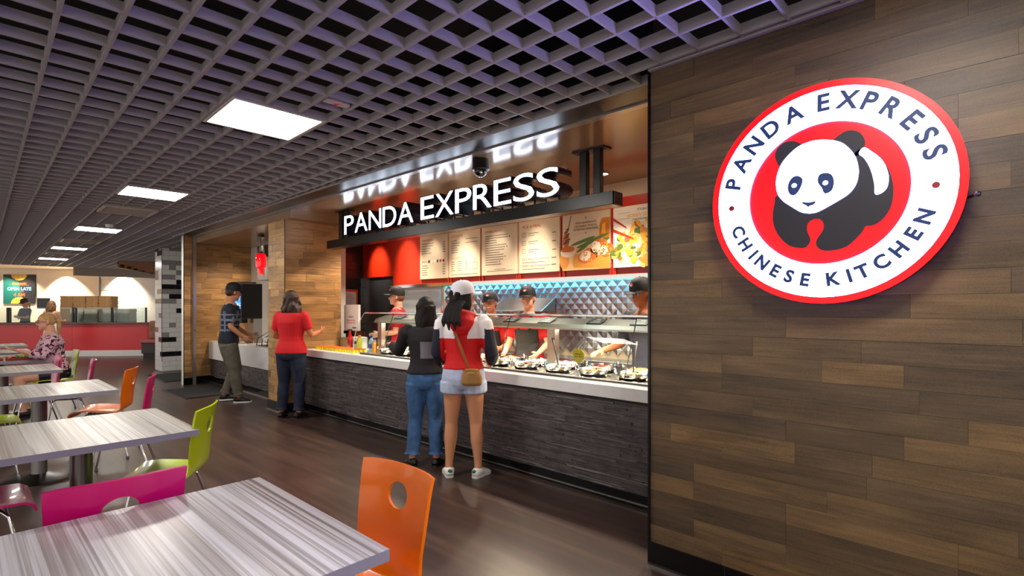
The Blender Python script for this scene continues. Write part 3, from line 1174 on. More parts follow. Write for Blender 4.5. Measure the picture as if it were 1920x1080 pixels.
BW = .64
BH = .635
boards = [(6.36, 'menu board headed MORE CHOICES with a row of drink dots'), (5.69, 'menu board headed SIDE CHOICES with a small cup drawing'),
          (5.02, 'menu board headed ENTREE CHOICES with one long list'), (4.355, 'menu board headed PICK A MEAL with small meal drawings'),
          (3.675, 'picture board with fried chicken, beans and a honey jar'), (2.997, 'picture board with a bowl of golden chicken and chopsticks')]
DOTS = [mat('dot_%d' % i, c, .5) for i, c in enumerate([(40, 40, 50), (240, 235, 225), (60, 90, 60), (200, 40, 50), (130, 30, 40)])]
for bi, (yl, lb) in enumerate(boards):
    t = thing('menu_board', lb, 'menu board', (4.775, yl, 1.865))
    MB().box(-.0, .025, -BW, 0, 0, BH).build('panel', [PRINT], t, bevel=.003)
    pr = MB()
    r = random.Random(bi)
    mats = [INKR, INKG] + DOTS
    if bi == 0:
        join_text(pr, 'MORE CHOICES', .026, .05, .56, 0)
        for k in range(5):
            bar(pr, .05, .515 - k * .035, r.uniform(.14, .3), .010, 1)
            bar(pr, .53, .515 - k * .035, .06, .012, 1)
        join_text(pr, 'DRINKS', .024, .05, .245, 0)
        for k in range(6):
            poly(pr, ell(.22 + k * .066, .255, .022, .022), .0004, 2 + [0, 1, 1, 2, 3, 4][k])
        for k in range(5):
            bar(pr, .05, .195 - k * .034, r.uniform(.1, .17), .010, 1)
            bar(pr, .53, .195 - k * .034, .06, .012, 1)
    elif bi == 1:
        join_text(pr, 'SIDE CHOICES', .028, .05, .56, 0)
        for k in range(6):
            bar(pr, .05, .505 - k * .033, r.uniform(.1, .2), .010, 1)
        for k in range(2):
            bar(pr, .35, .515 - k * .05, .22, .009, 1)
            join_text(pr, 'Plus', .018, .56, .51 - k * .05, 1)
        join_text(pr, 'A LA CARTE SIZES', .026, .05, .255, 0)
        for k in range(5):
            bar(pr, .05, .21 - k * .03, r.uniform(.05, .09), .009, 1)
            bar(pr, .18, .21 - k * .03, .10, .009, 1)
            bar(pr, .34, .21 - k * .03, .06, .009, 1)
        for s in ((.5, .10, .09, .006), (.5, .19, .09, .006), (.5, .10, .006, .09), (.584, .10, .006, .09), (.54, .196, .006, .08)):
            bar(pr, *s, 1)
        bar(pr, .05, .035, .54, .007, 1)
    elif bi == 2:
        join_text(pr, 'ENTREE CHOICES', .028, .07, .555, 0)
        for k in range(13):
            w = r.uniform(.2, .42)
            bar(pr, .07, .505 - k * .031, w, .011, 1)
            if k in (1, 5, 9, 11):
                bar(pr, .07 + w + .02, .503 - k * .031, .02, .018, 1)
        bar(pr, .24, .07, .2, .007, 1)
        bar(pr, .1, .05, .46, .006, 1)
    elif bi == 3:
        join_text(pr, 'PICK A MEAL', .038, .06, .545, 0)
        for k in range(3):
            v = .44 - k * .1
            for s in ((.06, v, .06, .005), (.06, v + .05, .06, .005), (.06, v, .005, .05), (.116, v, .005, .05), (.085, v, .004, .05)):
                bar(pr, *s, 1)
            bar(pr, .16, v + .035, .16, .010, 1)
            bar(pr, .16, v + .010, .10, .008, 1)
            bar(pr, .53, v + .015, .06, .012, 1)
        join_text(pr, "KID'S MEAL", .026, .06, .155, 0)
        bar(pr, .25, .165, .24, .004, 1)
        bar(pr, .52, .16, .07, .014, 1)
        bar(pr, .06, .125, .36, .008, 1)
        join_text(pr, 'FAMILY FEAST', .026, .06, .075, 0)
        bar(pr, .28, .082, .23, .006, 1)
        bar(pr, .52, .08, .07, .014, 1)
        bar(pr, .06, .045, .36, .008, 1)
    else:
        cols = [(246, 236, 220), (236, 190, 130), (226, 150, 60), (216, 120, 20), (96, 118, 52), (206, 112, 44), (244, 224, 200), (110, 70, 50), (190, 60, 30), (250, 190, 60), (255, 214, 110), (238, 236, 230), (120, 104, 92)]
        mats = [INKR, INKG] + [mat('print_%d' % i, c, .55) for i, c in enumerate(cols)]
        pid = lambda i: i + 2
        if bi == 4:
            poly(pr, [(0.002, .002), (BW - .002, .002), (BW - .002, .24), (.002, .24)], .0002, pid(1))
            poly(pr, [(.16, .03), (BW - .002, .002), (BW - .002, .17), (.5, .2), (.18, .18), (.14, .1)], .0003, pid(2))      # board
            poly(pr, ell(.055, .35, .045, .09), .0004, pid(5))                                                             # dipper
            for k in range(6):
                poly(pr, ell(.055 + (k % 2) * .02, .32 + k * .03, .05 - .005 * k, .012, .3), .0005, pid(7))
            poly(pr, [(.075, .45), (.085, .45), (.13, .62), (.12, .625)], .0005, pid(7))
            poly(pr, ell(.03, .12, .07, .10), .0005, pid(2))
            poly(pr, ell(.08, .21, .11, .06), .0006, pid(6))
            poly(pr, ell(.08, .245, .10, .035, 0, 26, .1, r), .0007, pid(5))
            poly(pr, [(.5, .36), (.51, .5), (.54, .55), (.635, .55), (.635, .34), (.56, .33)], .0004, pid(3))                # jar
            poly(pr, [(.53, .38), (.54, .48), (.58, .50), (.58, .38)], .0005, pid(9))
            for k, (a, c) in enumerate([((.12, .28), (.45, .36)), ((.2, .25), (.44, .31)), ((.2, .2), (.36, .28)), ((.3, .29), (.636, .38)), ((.5, .3), (.636, .33))]):
                dx, dy_ = c[0] - a[0], c[1] - a[1]
                poly(pr, ell((a[0] + c[0]) / 2, (a[1] + c[1]) / 2, math.hypot(dx, dy_) / 2, .018, math.atan2(dy_, dx), 16), .0008 + k * .0001, pid(4))
            for u, v, a, c in ((.36, .155, .14, .075), (.50, .245, .11, .085), (.6, .2, .09, .07)):
                poly(pr, ell(u, v, a, c, .3, 30, .06, r), .0014, pid(5))
                poly(pr, ell(u - .04, v + .0, a * .55, c * .72, .3, 26, .08, r), .0016, pid(6))
                for k in range(26):
                    q = r.uniform(0, 2 * PI)
                    d = math.sqrt(r.random())
                    poly(pr, ell(u + a * d * math.cos(q), v + c * d * math.sin(q), .012, .008, r.uniform(0, 3), 6), .0018, pid(r.choice([2, 5, 9, 6])))
            for k, s in enumerate(['FRESH INGREDIENTS,', 'CRAVEABLE CRUNCH,', 'SATISFYING SWEETNESS.']):
                join_text(pr, s, .022, .325, .515 - k * .036, pid(7), .0004, 'CENTER')
            poly(pr, [(.31, .57), (.325, .59), (.34, .57)], .0004, pid(12))
            poly(pr, [(.31, .415), (.34, .415), (.325, .40)], .0004, pid(12))
        else:
            poly(pr, [(0.002, .002), (BW - .002, .002), (BW - .002, BH - .002), (.002, BH - .002)], .0002, pid(0))
            poly(pr, ell(.42, .19, .46, .30, 0, 40)[20:] + [(.002, .2)] if False else [(.002, .1), (.06, .05), (.15, .012), (.45, .004), (.63, .01), (.63, .3), (.002, .3)], .0003, pid(11))
            for k in range(190):
                u = r.uniform(.01, .62)
                top = .30 + .17 * min(1, max(0, (u - .05) / .25))
                lo = .10 - u * .25 if u < .35 else .02
                v = r.uniform(max(.015, lo), top)
                poly(pr, ell(u, v, r.uniform(.02, .05), r.uniform(.016, .034), r.uniform(0, 3), 9, .2, r), .0004 + k * .00001, pid(r.choice([9, 9, 10, 2, 5, 10, 9, 4, 6])))
            for a, c in (((.0, .50), (.16, .40)), ((.0, .38), (.24, .28))):
                poly(pr, [a, (a[0], a[1] + .035), (c[0], c[1] + .02), (c[0] + .005, c[1])], .0030, pid(8))
            join_text(pr, "IT'S BACK!", .024, .36, .575, pid(7), .0004, 'CENTER')
            join_text(pr, 'HONEY SESAME', .036, .34, .515, pid(9), .001, 'CENTER')
            join_text(pr, 'CHICKEN BREAST', .020, .34, .48, pid(7), .0004, 'CENTER')
            for v in (.505, .565):
                bar(pr, .05, v, .15, .003, pid(12))
    o = pr.build('print', mats, t)
    o.matrix_local = face_mx((-.0012, 0, 0))

# ================================================================== round emblem sign on the brown wall
YC, ZC, XF = .5635, 1.946, 2.58
em = thing('round_sign', 'large round lit panda emblem sign on the brown plank wall', 'sign', (XF, YC, ZC))
ER = mat('sign_red', (255, 6, 10), .35, emit=1.5, ecol=(255, 0, 6))
EW = mat('sign_white', (246, 248, 255), .35, emit=19, ecol=(142, 150, 255))
EW2 = mat('sign_white_inner', (246, 248, 255), .35, emit=12, ecol=(142, 150, 255))
EB = mat('sign_black', (34, 31, 40), .5)
EN = mat('sign_navy', (22, 44, 84), .5, emit=.12, ecol=(20, 50, 120))
EDOT = mat('sign_dot', (140, 14, 24), .5)
SIDE = mat('sign_side', (20, 18, 26), .4)
SEMX = face_mx((0, 0, 0))


def disc_ring(r0, r1, z0, z1, n=72):
    b = MB()
    if r0 > 0:
        b.lathe([(r0, z0), (r1, z0), (r1, z1), (r0, z1), (r0, z0)], n)
        b.f = b.f[:-2] if False else b.f
    else:
        b.lathe([(r1, z0), (r1, z1)], n)
    return b


def ering(name, r0, r1, z0, z1, m):
    vs, fs = [], []
    n = 72
    for r, z in ((r0, z0), (r1, z0), (r1, z1), (r0, z1)):
        for j in range(n):
            a = 2 * PI * j / n
            vs.append((r * math.cos(a), r * math.sin(a), z))
    for i in range(4):
        for j in range(n):
            k = (j + 1) % n
            i2 = (i + 1) % 4
            fs.append((i * n + j, i * n + k, i2 * n + k, i2 * n + j))
    return MB().add(vs, fs, 0, SEMX).build(name, m, em, True, 30)


MB().lathe([(.478, -.075), (.478, -.0125)], 72, mtx=SEMX).build('cabinet', SIDE, em, True, 30)
MB().lathe([(.40, -.082), (.40, -.076)], 48, mtx=SEMX).build('halo_strip', mat('halo_violet', (90, 70, 255), .4, emit=10.0, ecol=(86, 60, 255)), em)
ering('red_ring', .452, .480, -.006, .002, ER)
ering('white_ring', .308, .452, -.006, .001, EW)
MB().lathe([(.312, -.012), (.312, -.006)], 72, mtx=SEMX).build('red_field', ER, em, True, 30)
LOGO = {
    'body': [(-.1805, .021), (-.1965, -.018), (-.2045, -.071), (-.1995, -.119), (-.1825, -.162), (-.1555, -.199), (-.1265, -.222), (-.0895, -.232), (-.0665, -.23), (-.0515, -.211), (-.0485, -.194), (-.0565, -.171), (-.0625, -.145), (-.0565, -.123), (-.0415, -.111), (-.0265, -.109), (-.0085, -.115), (.0015, -.132), (.0015, -.154), (-.0085, -.175), (-.0215, -.194), (-.0275, -.216), (-.0215, -.233), (-.0065, -.246), (.0155, -.252), (.0545, -.25), (.0915, -.237), (.1235, -.207), (.1445, -.182), (.1555, -.161), (.1735, -.16), (.1955, -.153), (.2205, -.13), (.2405, -.093), (.2495, -.048), (.2495, -.007), (.2425, .036), (.2295, .075), (.2115, .105), (.1865, .135), (.1505, .168), (.1105, .145), (.0445, .076), (-.0585, .037)],
    'ear_l': [(-.0795, .22), (-.1005, .245), (-.1265, .256), (-.1585, .254), (-.1825, .236), (-.1945, .206), (-.1885, .175), (-.1695, .145), (-.1265, .163)],
    'ear_r': [(.0375, .215), (.0635, .242), (.0875, .252), (.1125, .249), (.1355, .234), (.1505, .209), (.1545, .184), (.1485, .161), (.1305, .138), (.0825, .162)],
    'head': [(.0105, .23), (.0445, .219), (.0735, .202), (.1005, .171), (.1215, .132), (.1315, .082), (.1285, .039), (.1175, .009), (.0965, -.017), (.0685, -.035), (.0355, -.053), (.0015, -.07), (-.0285, -.081), (-.0585, -.08), (-.0845, -.072), (-.1055, -.057), (-.1315, -.036), (-.1585, -.012), (-.1805, .021), (-.1885, .063), (-.1855, .104), (-.1695, .151), (-.1425, .187), (-.1055, .217), (-.0695, .232), (-.0285, .236)],
    'patch': [(.1505, .168), (.1775, .145), (.2015, .119), (.2185, .092), (.2295, .059), (.2345, .027), (.2295, -.009), (.2125, -.029), (.1895, -.032), (.1865, .009), (.1775, .058), (.1645, .097), (.1485, .127), (.1325, .146)],
    'eye_l': [(-.0975, .092), (-.0815, .08), (-.0785, .063), (-.0875, .036), (-.1005, .015), (-.1155, .007), (-.1315, .016), (-.1395, .041), (-.1345, .069), (-.1185, .09)],
    'eye_r': [(.0105, .087), (.0305, .078), (.0405, .06), (.0425, .035), (.0355, .008), (.0155, -.004), (.0035, .002), (-.0035, .023), (-.0165, .044), (-.0195, .064), (-.0115, .083)],
    'nose': [(-.0815, -.029), (-.0745, -.028), (-.0535, -.033), (-.0315, -.031), (-.0265, -.035), (-.0365, -.046), (-.0515, -.049), (-.0565, -.055), (-.0625, -.047), (-.0765, -.037)],
}


def logo_part(key, name, m, z, h, parent=None, sub=4):
    b = MB().prism(smooth_poly(LOGO[key], sub), h, 0, SEMX @ Matrix.Translation((0, 0, z)))
    return b.build(name, m, parent or em)


logo_part('body', 'animal_body', EB, -.006, .004)
logo_part('ear_l', 'animal_ear', EB, -.006, .004)
logo_part('ear_r', 'animal_ear', EB, -.006, .004)
logo_part('patch', 'white_patch', EW2, -.0055, .005)
hd = logo_part('head', 'animal_head', EW2, -.0055, .0055)
for k, pu in (('eye_l', (-.1125, .051)), ('eye_r', (.0105, .043))):
    logo_part(k, 'eye_patch', EN, 0.0, .0012, hd)
    MB().prism(ell(pu[0], pu[1], .0105, .0095), .0008, 0, SEMX @ Matrix.Translation((0, 0, .0012))).build('pupil', EW2, hd)
logo_part('nose', 'nose', EN, 0.0, .0012, hd)
for s, v in ((-.3885, -.017), (.3835, -.026)):
    MB().prism(ell(s, v, .013, .013), .002, 0, SEMX @ Matrix.Translation((0, 0, .001))).build('dot', EDOT, em)


def arc_letter(ch, rad, deg, cap, flip, wscale=1.0):
    me = text_mesh(ch, cap, .0, .0035)
    xs = [v.co.x for v in me.vertices]
    cx = (min(xs) + max(xs)) / 2
    a = math.radians(deg)
    for v in me.vertices:
        v.co.x = (v.co.x - cx) * wscale
        v.co.y -= cap / 2
    rot = a - PI / 2 if not flip else a + PI / 2
    me.materials.clear()
    me.materials.append(EN)
    o = link('letter', me, em)
    o.matrix_local = SEMX @ Matrix.Translation((rad * math.cos(a), rad * math.sin(a), .0016)) @ Matrix.Rotation(rot, 4, 'Z')


for ch, d in zip('PANDA', (165.2, 151.1, 136.9, 122.6, 107.3)):
    arc_letter(ch, .394, d, .074, False)
for ch, d in zip('EXPRESS', (89.5, 76.2, 64.1, 51.4, 37.9, 25.8, 14.9)):
    arc_letter(ch, .396, d, .074, False)
for ch, d in zip('CHINESE', (-159.5, -148.8, -139.2, -131.0, -120.2, -110.6, -100.4)):
    arc_letter(ch, .378, d, .056, True)
for ch, d in zip('KITCHEN', (-83.7, -74.8, -67.2, -56, -44.6, -33.2, -22.2)):
    arc_letter(ch, .374, d, .056, True)
MB().tube([(.06, -.47, -.08), (-.01, -.50, -.08)], .006, 8).ball((-.012, -.503, -.08), .011, n=8).build('latch', DARKST, em)
for a in (40, 140, 220, 320):
    MB().tube([(.08, .38 * math.cos(math.radians(a)), .38 * math.sin(math.radians(a))), (.13, .38 * math.cos(math.radians(a)), .38 * math.sin(math.radians(a)))], .01, 8).build('standoff', DARKST, em)

# ================================================================== tables and chairs
def make_table():
    t = thing('dining_table', '', 'table')
    hx, hy = .465, .47
    b = MB().box(-hx, hx, -hy, hy, .716, .75)
    me = b.mesh('table_top', [GRAYEDGE, LAM])
    me.polygons[1].material_index = 1
    link('table_top', me, t)
    MB().lathe([(.06, .03), (.052, .05), (.052, .70), (.06, .704)], 24).build('column', DARKST, t, True)
    MB().lathe([(.285, 0), (.285, .012), (.27, .02), (.10, .034), (.06, .05), (.0, .05)], 40).build('base', DARKST, t, True)
    MB().box(-.2, .2, -.03, .03, .704, .716).box(-.03, .03, -.2, .2, .704, .716).build('top_bracket', BLACK, t)
    return t


tables = [(.86, 1.29, 'striped laminate table beside the orange chair, across from round wall sign'),
          (.957, 3.345, 'striped laminate table with a lime chair at its end and a deep pink seat beneath'),
          (.955, 5.47, 'striped laminate table with an orange and a magenta chair along one side'),
          (.83, 7.68, 'striped laminate table with two magenta chairs along one side'),
          (.87, 9.32, 'striped laminate table with red trays, where the blonde woman sits'),
          (.84, 11.1, 'striped laminate table behind the one with red trays'),
          (.92, 13.0, 'striped laminate table furthest from the brown wall')]
tb0 = make_table()
for k, (xr, yn, lb) in enumerate(tables):
    loc = (xr - .465, yn + .47, 0)
    if k == 0:
        tb0.location = loc
        tb0['label'] = lb
        tb0['group'] = 'striped dining tables'
    else:
        dup(tb0, loc, 0, lb)

CHP = [(.225, .405, .40), (.215, .432, .405), (.185, .450, .41), (.10, .455, .415), (.0, .447, .41), (-.09, .438, .40),
       (-.150, .442, .385), (-.190, .466, .375), (-.207, .51, .372), (-.215, .57, .38), (-.222, .64, .395)]
# hole block spans from the last entry up to here
CHQ = [(-.244, .79, .412)]
CHR = [(-.256, .848, .418)]


def chair_shell():
    """returns vertices/faces of the mid surface of the bent plywood shell"""
    N = 10
    vs, fs = [], []
    prof = CHP

    def pt(y, z, w, t, curve):
        # t -1..1 across; concave back
        return (t * w / 2, y + curve * (t * t), z)
    rows = []
    for i, (y, z, w) in enumerate(prof):
        cv = 0.0 if i < 6 else min(.032, .008 * (i - 5))
        row = []
        for j in range(N + 1):
            t = -1 + 2 * j / N
            row.append(len(vs))
            p = pt(y, z, w, t, cv)
            if i < 6:
                p = (p[0], p[1], p[2] + .012 * t * t)
            vs.append(p)
        rows.append(row)
    for a, b in zip(rows[:-1], rows[1:]):
        for j in range(N):
            fs.append((a[j], a[j + 1], b[j + 1], b[j]))
    # hole block
    y0, z0, w0 = prof[-1]
    y1, z1, w1 = CHQ[0]

    def bp(s, t):
        w = w0 + (w1 - w0) * s
        return (t * w / 2, y0 + (y1 - y0) * s + (.032) * t * t, z0 + (z1 - z0) * s)
    per = [(0, -1 + 2 * j / N) for j in range(N)] + [(j / N, 1) for j in range(N)] + [(1, 1 - 2 * j / N) for j in range(N)] + [(1 - j / N, -1) for j in range(N)]
    hs, ht = .050 / (z1 - z0), .058 / (w1 / 2)
    cs = .62
    loops = []
    K = 4
    for k in range(K + 1):
        f = k / K
        lp = []
        for (s, t) in per:
            ang = math.atan2((s - .5) * 2, t)
            es, et = cs + hs * math.sin(ang), ht * math.cos(ang)
            ss, tt = s + (es - s) * f, t + (et - t) * f
            lp.append(len(vs))
            vs.append(bp(ss, tt))
        loops.append(lp)
    n = len(per)
    for a, b in zip(loops[:-1], loops[1:]):
        for j in range(n):
            fs.append((a[j], a[(j + 1) % n], b[(j + 1) % n], b[j]))
    top0 = []
    for (y, z, w), cv in (((y1, z1, w1), .032), (CHR[0], .032)):
        row = []
        for j in range(N + 1):
            t = -1 + 2 * j / N
            row.append(len(vs))
            zz = z
            if (y, z, w) == CHR[0]:
                zz = z - .006 * (abs(t) ** 6)
            vs.append(pt(y, zz, w, t, cv))
        top0.append(row)
    for j in range(N):
        fs.append((top0[0][j], top0[0][j + 1], top0[1][j + 1], top0[1][j]))
    return vs, fs


def shell_mesh():
    vs, fs = chair_shell()
    bm = bmesh.new()
    bv = [bm.verts.new(v) for v in vs]
    for f in fs:
        bm.faces.new([bv[i] for i in f])
    bmesh.ops.remove_doubles(bm, verts=bm.verts, dist=.0006)
    bmesh.ops.recalc_face_normals(bm, faces=bm.faces)
    bmesh.ops.solidify(bm, geom=bm.faces[:], thickness=.012)
    bmesh.ops.recalc_face_normals(bm, faces=bm.faces)
    me = bpy.data.meshes.new('shell')
    bm.to_mesh(me)
    bm.free()
    me.polygons.foreach_set('use_smooth', [True] * len(me.polygons))
    me.set_sharp_from_angle(angle=math.radians(40))
    return me


CH_COL = {'orange': mat('lacquer_orange', (255, 124, 0), .3, coat=.4), 'lime': mat('lacquer_lime', (190, 212, 4), .3, coat=.4), 'magenta': mat('lacquer_magenta', (206, 4, 104), .3, coat=.4)}
SHELLS = {}
base_shell = shell_mesh()
for k, m in CH_COL.items():
    c = base_shell.copy()
    c.materials.clear()
    c.materials.append(m)
    SHELLS[k] = c
leg_ms = []
for sx in (-1, 1):
    leg_ms.append(MB().tube([(sx * .12, .10, .432), (sx * .15, .13, .40), (sx * .205, .20, .02)], .009, 10).mesh('leg', CHROME, True))
    leg_ms.append(MB().tube([(sx * .12, -.08, .425), (sx * .15, -.12, .39), (sx * .205, -.235, .02)], .009, 10).mesh('leg', CHROME, True))
fr_m = MB().tube([(-.12, .10, .432), (.12, .10, .432)], .009, 8).tube([(-.12, -.08, .425), (.12, -.08, .425)], .009, 8).tube([(-.12, .10, .432), (-.12, -.08, .425)], .008, 8).tube([(.12, .10, .432), (.12, -.08, .425)], .008, 8).mesh('seat_frame', CHROME, True)
gl_ms = MB().lathe([(.012, 0), (.015, .004), (.012, .022)], 10).mesh('glide', mat('glide_gray', (90, 88, 86), .5), True)


def chair(col, loc, rz, label):
    t = thing('dining_chair', label, 'chair', (loc[0], loc[1], 0), rz, 'bent plywood dining chairs')
    link('shell', SHELLS[col], t)
    link('seat_frame', fr_m, t)
    for m, (gx_, gy_) in zip(leg_ms, ((-.205, .20), (-.205, -.235), (.205, .20), (.205, -.235))):
        l = link('leg', m, t)
        link('glide', gl_ms, l, loc=(gx_, gy_, 0))
    return t


# chairs facing -X (sitting at the +X side of their table): local +Y -> world -X
FL = PI / 2
chair('orange', (1.185 - .256, 1.66), FL + .06, 'orange chair with hole at the table across from the round wall sign')
chair('lime', (.88, 3.69), FL - .56, 'lime green empty chair tucked at the end of a striped table')
chair('orange', (1.008, 6.40), FL - .43, 'glossy orange chair pulled out beside a magenta chair')
chair('magenta', (.986, 5.58), FL - .3, 'magenta chair next to the pulled out orange chair')
chair('magenta', (.87, 7.66), FL - .1, 'magenta chair standing alone behind the orange and magenta pair')
chair('magenta', (.67, 8.55), FL + .05, 'magenta chair pushed in just before the blonde woman')
chair('lime', (.95, 9.50), FL, 'lime green chair the blonde woman sits on')
# facing +Y between first and second tables
chair('magenta', (.40, 2.495, 0), 0, 'bright pink chair with its back against the nearest striped table')
# facing +X under tables from the other side
chair('magenta', (.055, 3.77, 0), -PI / 2, 'deep magenta chair tucked under table from the far side, seat under the tabletop')
chair('lime', (.175, 6.38, 0), -PI / 2, 'dark lime chair tucked under the table with the orange and magenta chairs')

# trays and food on the blonde woman's table
TRAY = mat('tray_red', (170, 24, 34), .4)
for k, (x, y, lb) in enumerate([(.62, 9.62, 'red tray with salad beside the blonde woman'), (.28, 9.66, 'red tray with a sandwich next to the salad tray')]):
    t = thing('food_tray', lb, 'tray', (x, y, .7505))
    MB().box(-.15, .15, -.19, .19, 0, .008).box(-.15, -.14, -.19, .19, .008, .025).box(.14, .15, -.19, .19, .008, .025).box(-.14, .14, -.19, -.18, .008, .025).box(-.14, .14, .18, .19, .008, .025).build('tray_body', TRAY, t)
    f = MB()
    r = random.Random(k)
    for q in range(22):
        f.ball((r.uniform(-.09, .09), r.uniform(-.12, .12), .025 + r.uniform(0, .03)), r.uniform(.02, .04), r.uniform(.02, .035), r.uniform(.012, .02), 7)
    f.build('food', FM['green'].materials[0] if k == 0 else FM['pale'].materials[0], t, True)
np_ = thing('paper_cup', 'white paper cup on the striped table near the red trays', 'cup', (.2, 9.42, .7505))
MB().lathe([(.03, 0), (.042, .12), (.04, .12), (.028, .006)], 16).build('cup', WPAINT, np_, True)
MB().lathe([(.044, .118), (.044, .126), (.036, .13), (.0, .13)], 16).build('lid', mat('lid_white', (240, 240, 238), .4), np_, True)

# floor mats
MATM = mat('rubber_mat', (26, 25, 27), .8, bump=.4, bscale=200)
for x0, x1, y0, y1, lb in ((2.48, 3.30, 9.35, 10.7, 'black rubber floor mat in front of the drink station'), (2.75, 3.5, 11.75, 13.3, 'black rubber floor mat before the white tiled column')):
    t = thing('floor_mat', lb, 'mat', ((x0 + x1) / 2, (y0 + y1) / 2, 0))
    hx, hy = (x1 - x0) / 2, (y1 - y0) / 2
    MB().box(-hx, hx, -hy, hy, 0, .006).build('border', BLACK, t)
    MB().box(-hx + .05, hx - .05, -hy + .05, hy - .05, .006, .011).build('pile', MATM, t)

# ================================================================== drink station
dcn = thing('drink_counter', 'white drink station counter with slate base beside the pillar', 'counter', (0, 0, 0))
MB().box(3.40, 4.14, 7.70, 11.18, .12, .46).build('carcass', mat('slate_back', (40, 37, 38), .7), dcn)
o = slate_face(7.70, 11.19, 3.40, .12, .46, 8).build('slate_facing', SLATES, dcn)
o['kind'] = 'stuff'
MB().box(3.36, 4.14, 7.70, 11.18, .46, .80).build('white_front', WHITE, dcn, bevel=.004)
MB().box(3.405, 4.1, 7.70, 11.18, 0, .12).build('kickplate', BLACKG, dcn)
MB().box(3.39, 3.405, 7.70, 11.19, 0, .008).build('metal_strip', STEELB, dcn)

sm = thing('soda_machine', 'black drink dispenser with a glowing blue screen on white counter', 'drink machine', (3.66, 10.1, .8))
MB().box(-.17, .2, -.22, .22, .44, 1.08).build('cabinet', BLACK, sm, bevel=.015)
MB().box(.05, .2, -.2, .2, 0, .44).build('splash_back', STEEL, sm)
MB().box(-.17, .05, -.2, .2, 0, .05).build('drip_tray', STEELB, sm, bevel=.005)
MB().box(-.1, .0, -.06, .06, .36, .44).build('nozzle', BLACK, sm, bevel=.006)


def screen_mat():
    m = bpy.data.materials.new('blue_screen')
    m.use_nodes = True
    n = m.node_tree
    b = n.nodes['Principled BSDF']
    tc = nd(n, 'ShaderNodeTexCoord')
    vo = nd(n, 'ShaderNodeTexVoronoi')
    vo.inputs['Scale'].default_value = 28
    n.links.new(tc.outputs['Object'], vo.inputs['Vector'])
    c = ramp(n, vo.outputs['Distance'], [(0.1, (235, 245, 255)), (.3, (90, 160, 240)), (.6, (16, 60, 190))])
    n.links.new(c, b.inputs['Emission Color'])
    b.inputs['Emission Strength'].default_value = 2.2
    b.inputs['Base Color'].default_value = (.02, .05, .2, 1)
    return m


MB().box(-.186, -.172, -.19, .19, .62, 1.04).build('screen', screen_mat(), sm, bevel=.004)
MB().box(-.18, .1, -.20, .20, 1.08, 1.11).build('top_cover', DARKST, sm, bevel=.005)
MB().box(-.19, -.186, -.10, .0, .64, .70).build('button_print', mat('screen_print', (230, 240, 250), .5, emit=1.5), sm)
# cups under the machine, lid rack, napkins
for k, (x, y) in enumerate([(3.55, 9.62), (3.52, 9.5), (3.62, 9.55)]):
    t = thing('cup_stack', 'stack of clear plastic cups beside the drink dispenser', 'cups', (x, y, .8), 0, 'cup stacks')
    for q in range(3):
        MB().lathe([(.03, .02 + q * .03), (.045, .15 + q * .03), (.048, .155 + q * .03)], 14).build('cup', mat('clear_plastic', (220, 214, 210), .1, trans=.7, ior=1.3), t, True)
lr = thing('lid_rack', 'black wire rack full of white cup lids on the drink counter', 'rack', (3.60, 8.95, .8))
MB().box(-.12, .12, -.22, .22, 0, .012).build('base', BLACK, lr)
for y in (-.21, 0, .21):
    MB().tube([(-.12, y, .01), (-.10, y, .12), (.10, y, .24), (.12, y, .01)], .008, 6).build('wire_arch', BLACK, lr)
lid_m = MB().lathe([(.048, 0), (.048, .012), (.036, .02), (.0, .02)], 16).mesh('lid', mat('lid_white', (240, 240, 238), .4), True)
for q in range(14):
    o = link('lid', lid_m, lr, loc=(-.06 + (q // 7) * .1, -.19 + (q % 7) * .028 + (q // 7) * .19, .10 + (q // 7) * .03), rot=(1.25, 0, .0))
# wall box and lantern
wbx = thing('wall_cabinet', 'pale wall cabinet with dark top behind the red lantern', 'cabinet', (4.02, 9.9, 1.95))
MB().box(-.13, .13, -.30, .30, 0, .62).build('body', mat('cabinet_gray', (176, 164, 158), .4), wbx, bevel=.006)
MB().box(-.132, .13, -.302, .302, .42, .64).build('dark_top', BLACK, wbx)
MB().box(-.134, -.13, -.02, .02, .1, .3).build('handle', DARKST, wbx)
la = thing('red_lantern', 'red glass lantern hanging over the drink station', 'lantern', (3.49, 9.0, 2.0))
RG = mat('red_glass', (196, 8, 22), .12, coat=.8, emit=.5, ecol=(255, 10, 20))
MB().lathe([(.045, 0), (.045, .09), (.05, .10), (.075, .115), (.083, .16), (.083, .29), (.072, .33), (.03, .35)], 20).build('shade', RG, la, True)
MB().lathe([(.03, .35), (.03, .375), (.008, .38)], 14).build('cap', BLACK, la, True)
MB().tube([(0, 0, .375), (0, 0, .64)], .004, 6).build('cord', BLACK, la)
MB().lathe([(.055, .62), (.055, .66)], 18).build('ceiling_rose', BLACK, la, True)
MB().ball((0, 0, .2), .03, .03, .045, 12).build('bulb', mat('bulb_glow', (255, 190, 150), .5, emit=12, ecol=(255, 120, 90)), la, True)
pl_ = bpy.data.lights.new('lantern_light', 'POINT')
pl_.energy = 8
pl_.color = (1, .12, .08)
plo = bpy.data.objects.new('lantern_light', pl_)
COL.objects.link(plo)
plo.location = (3.49, 9.0, 2.42)

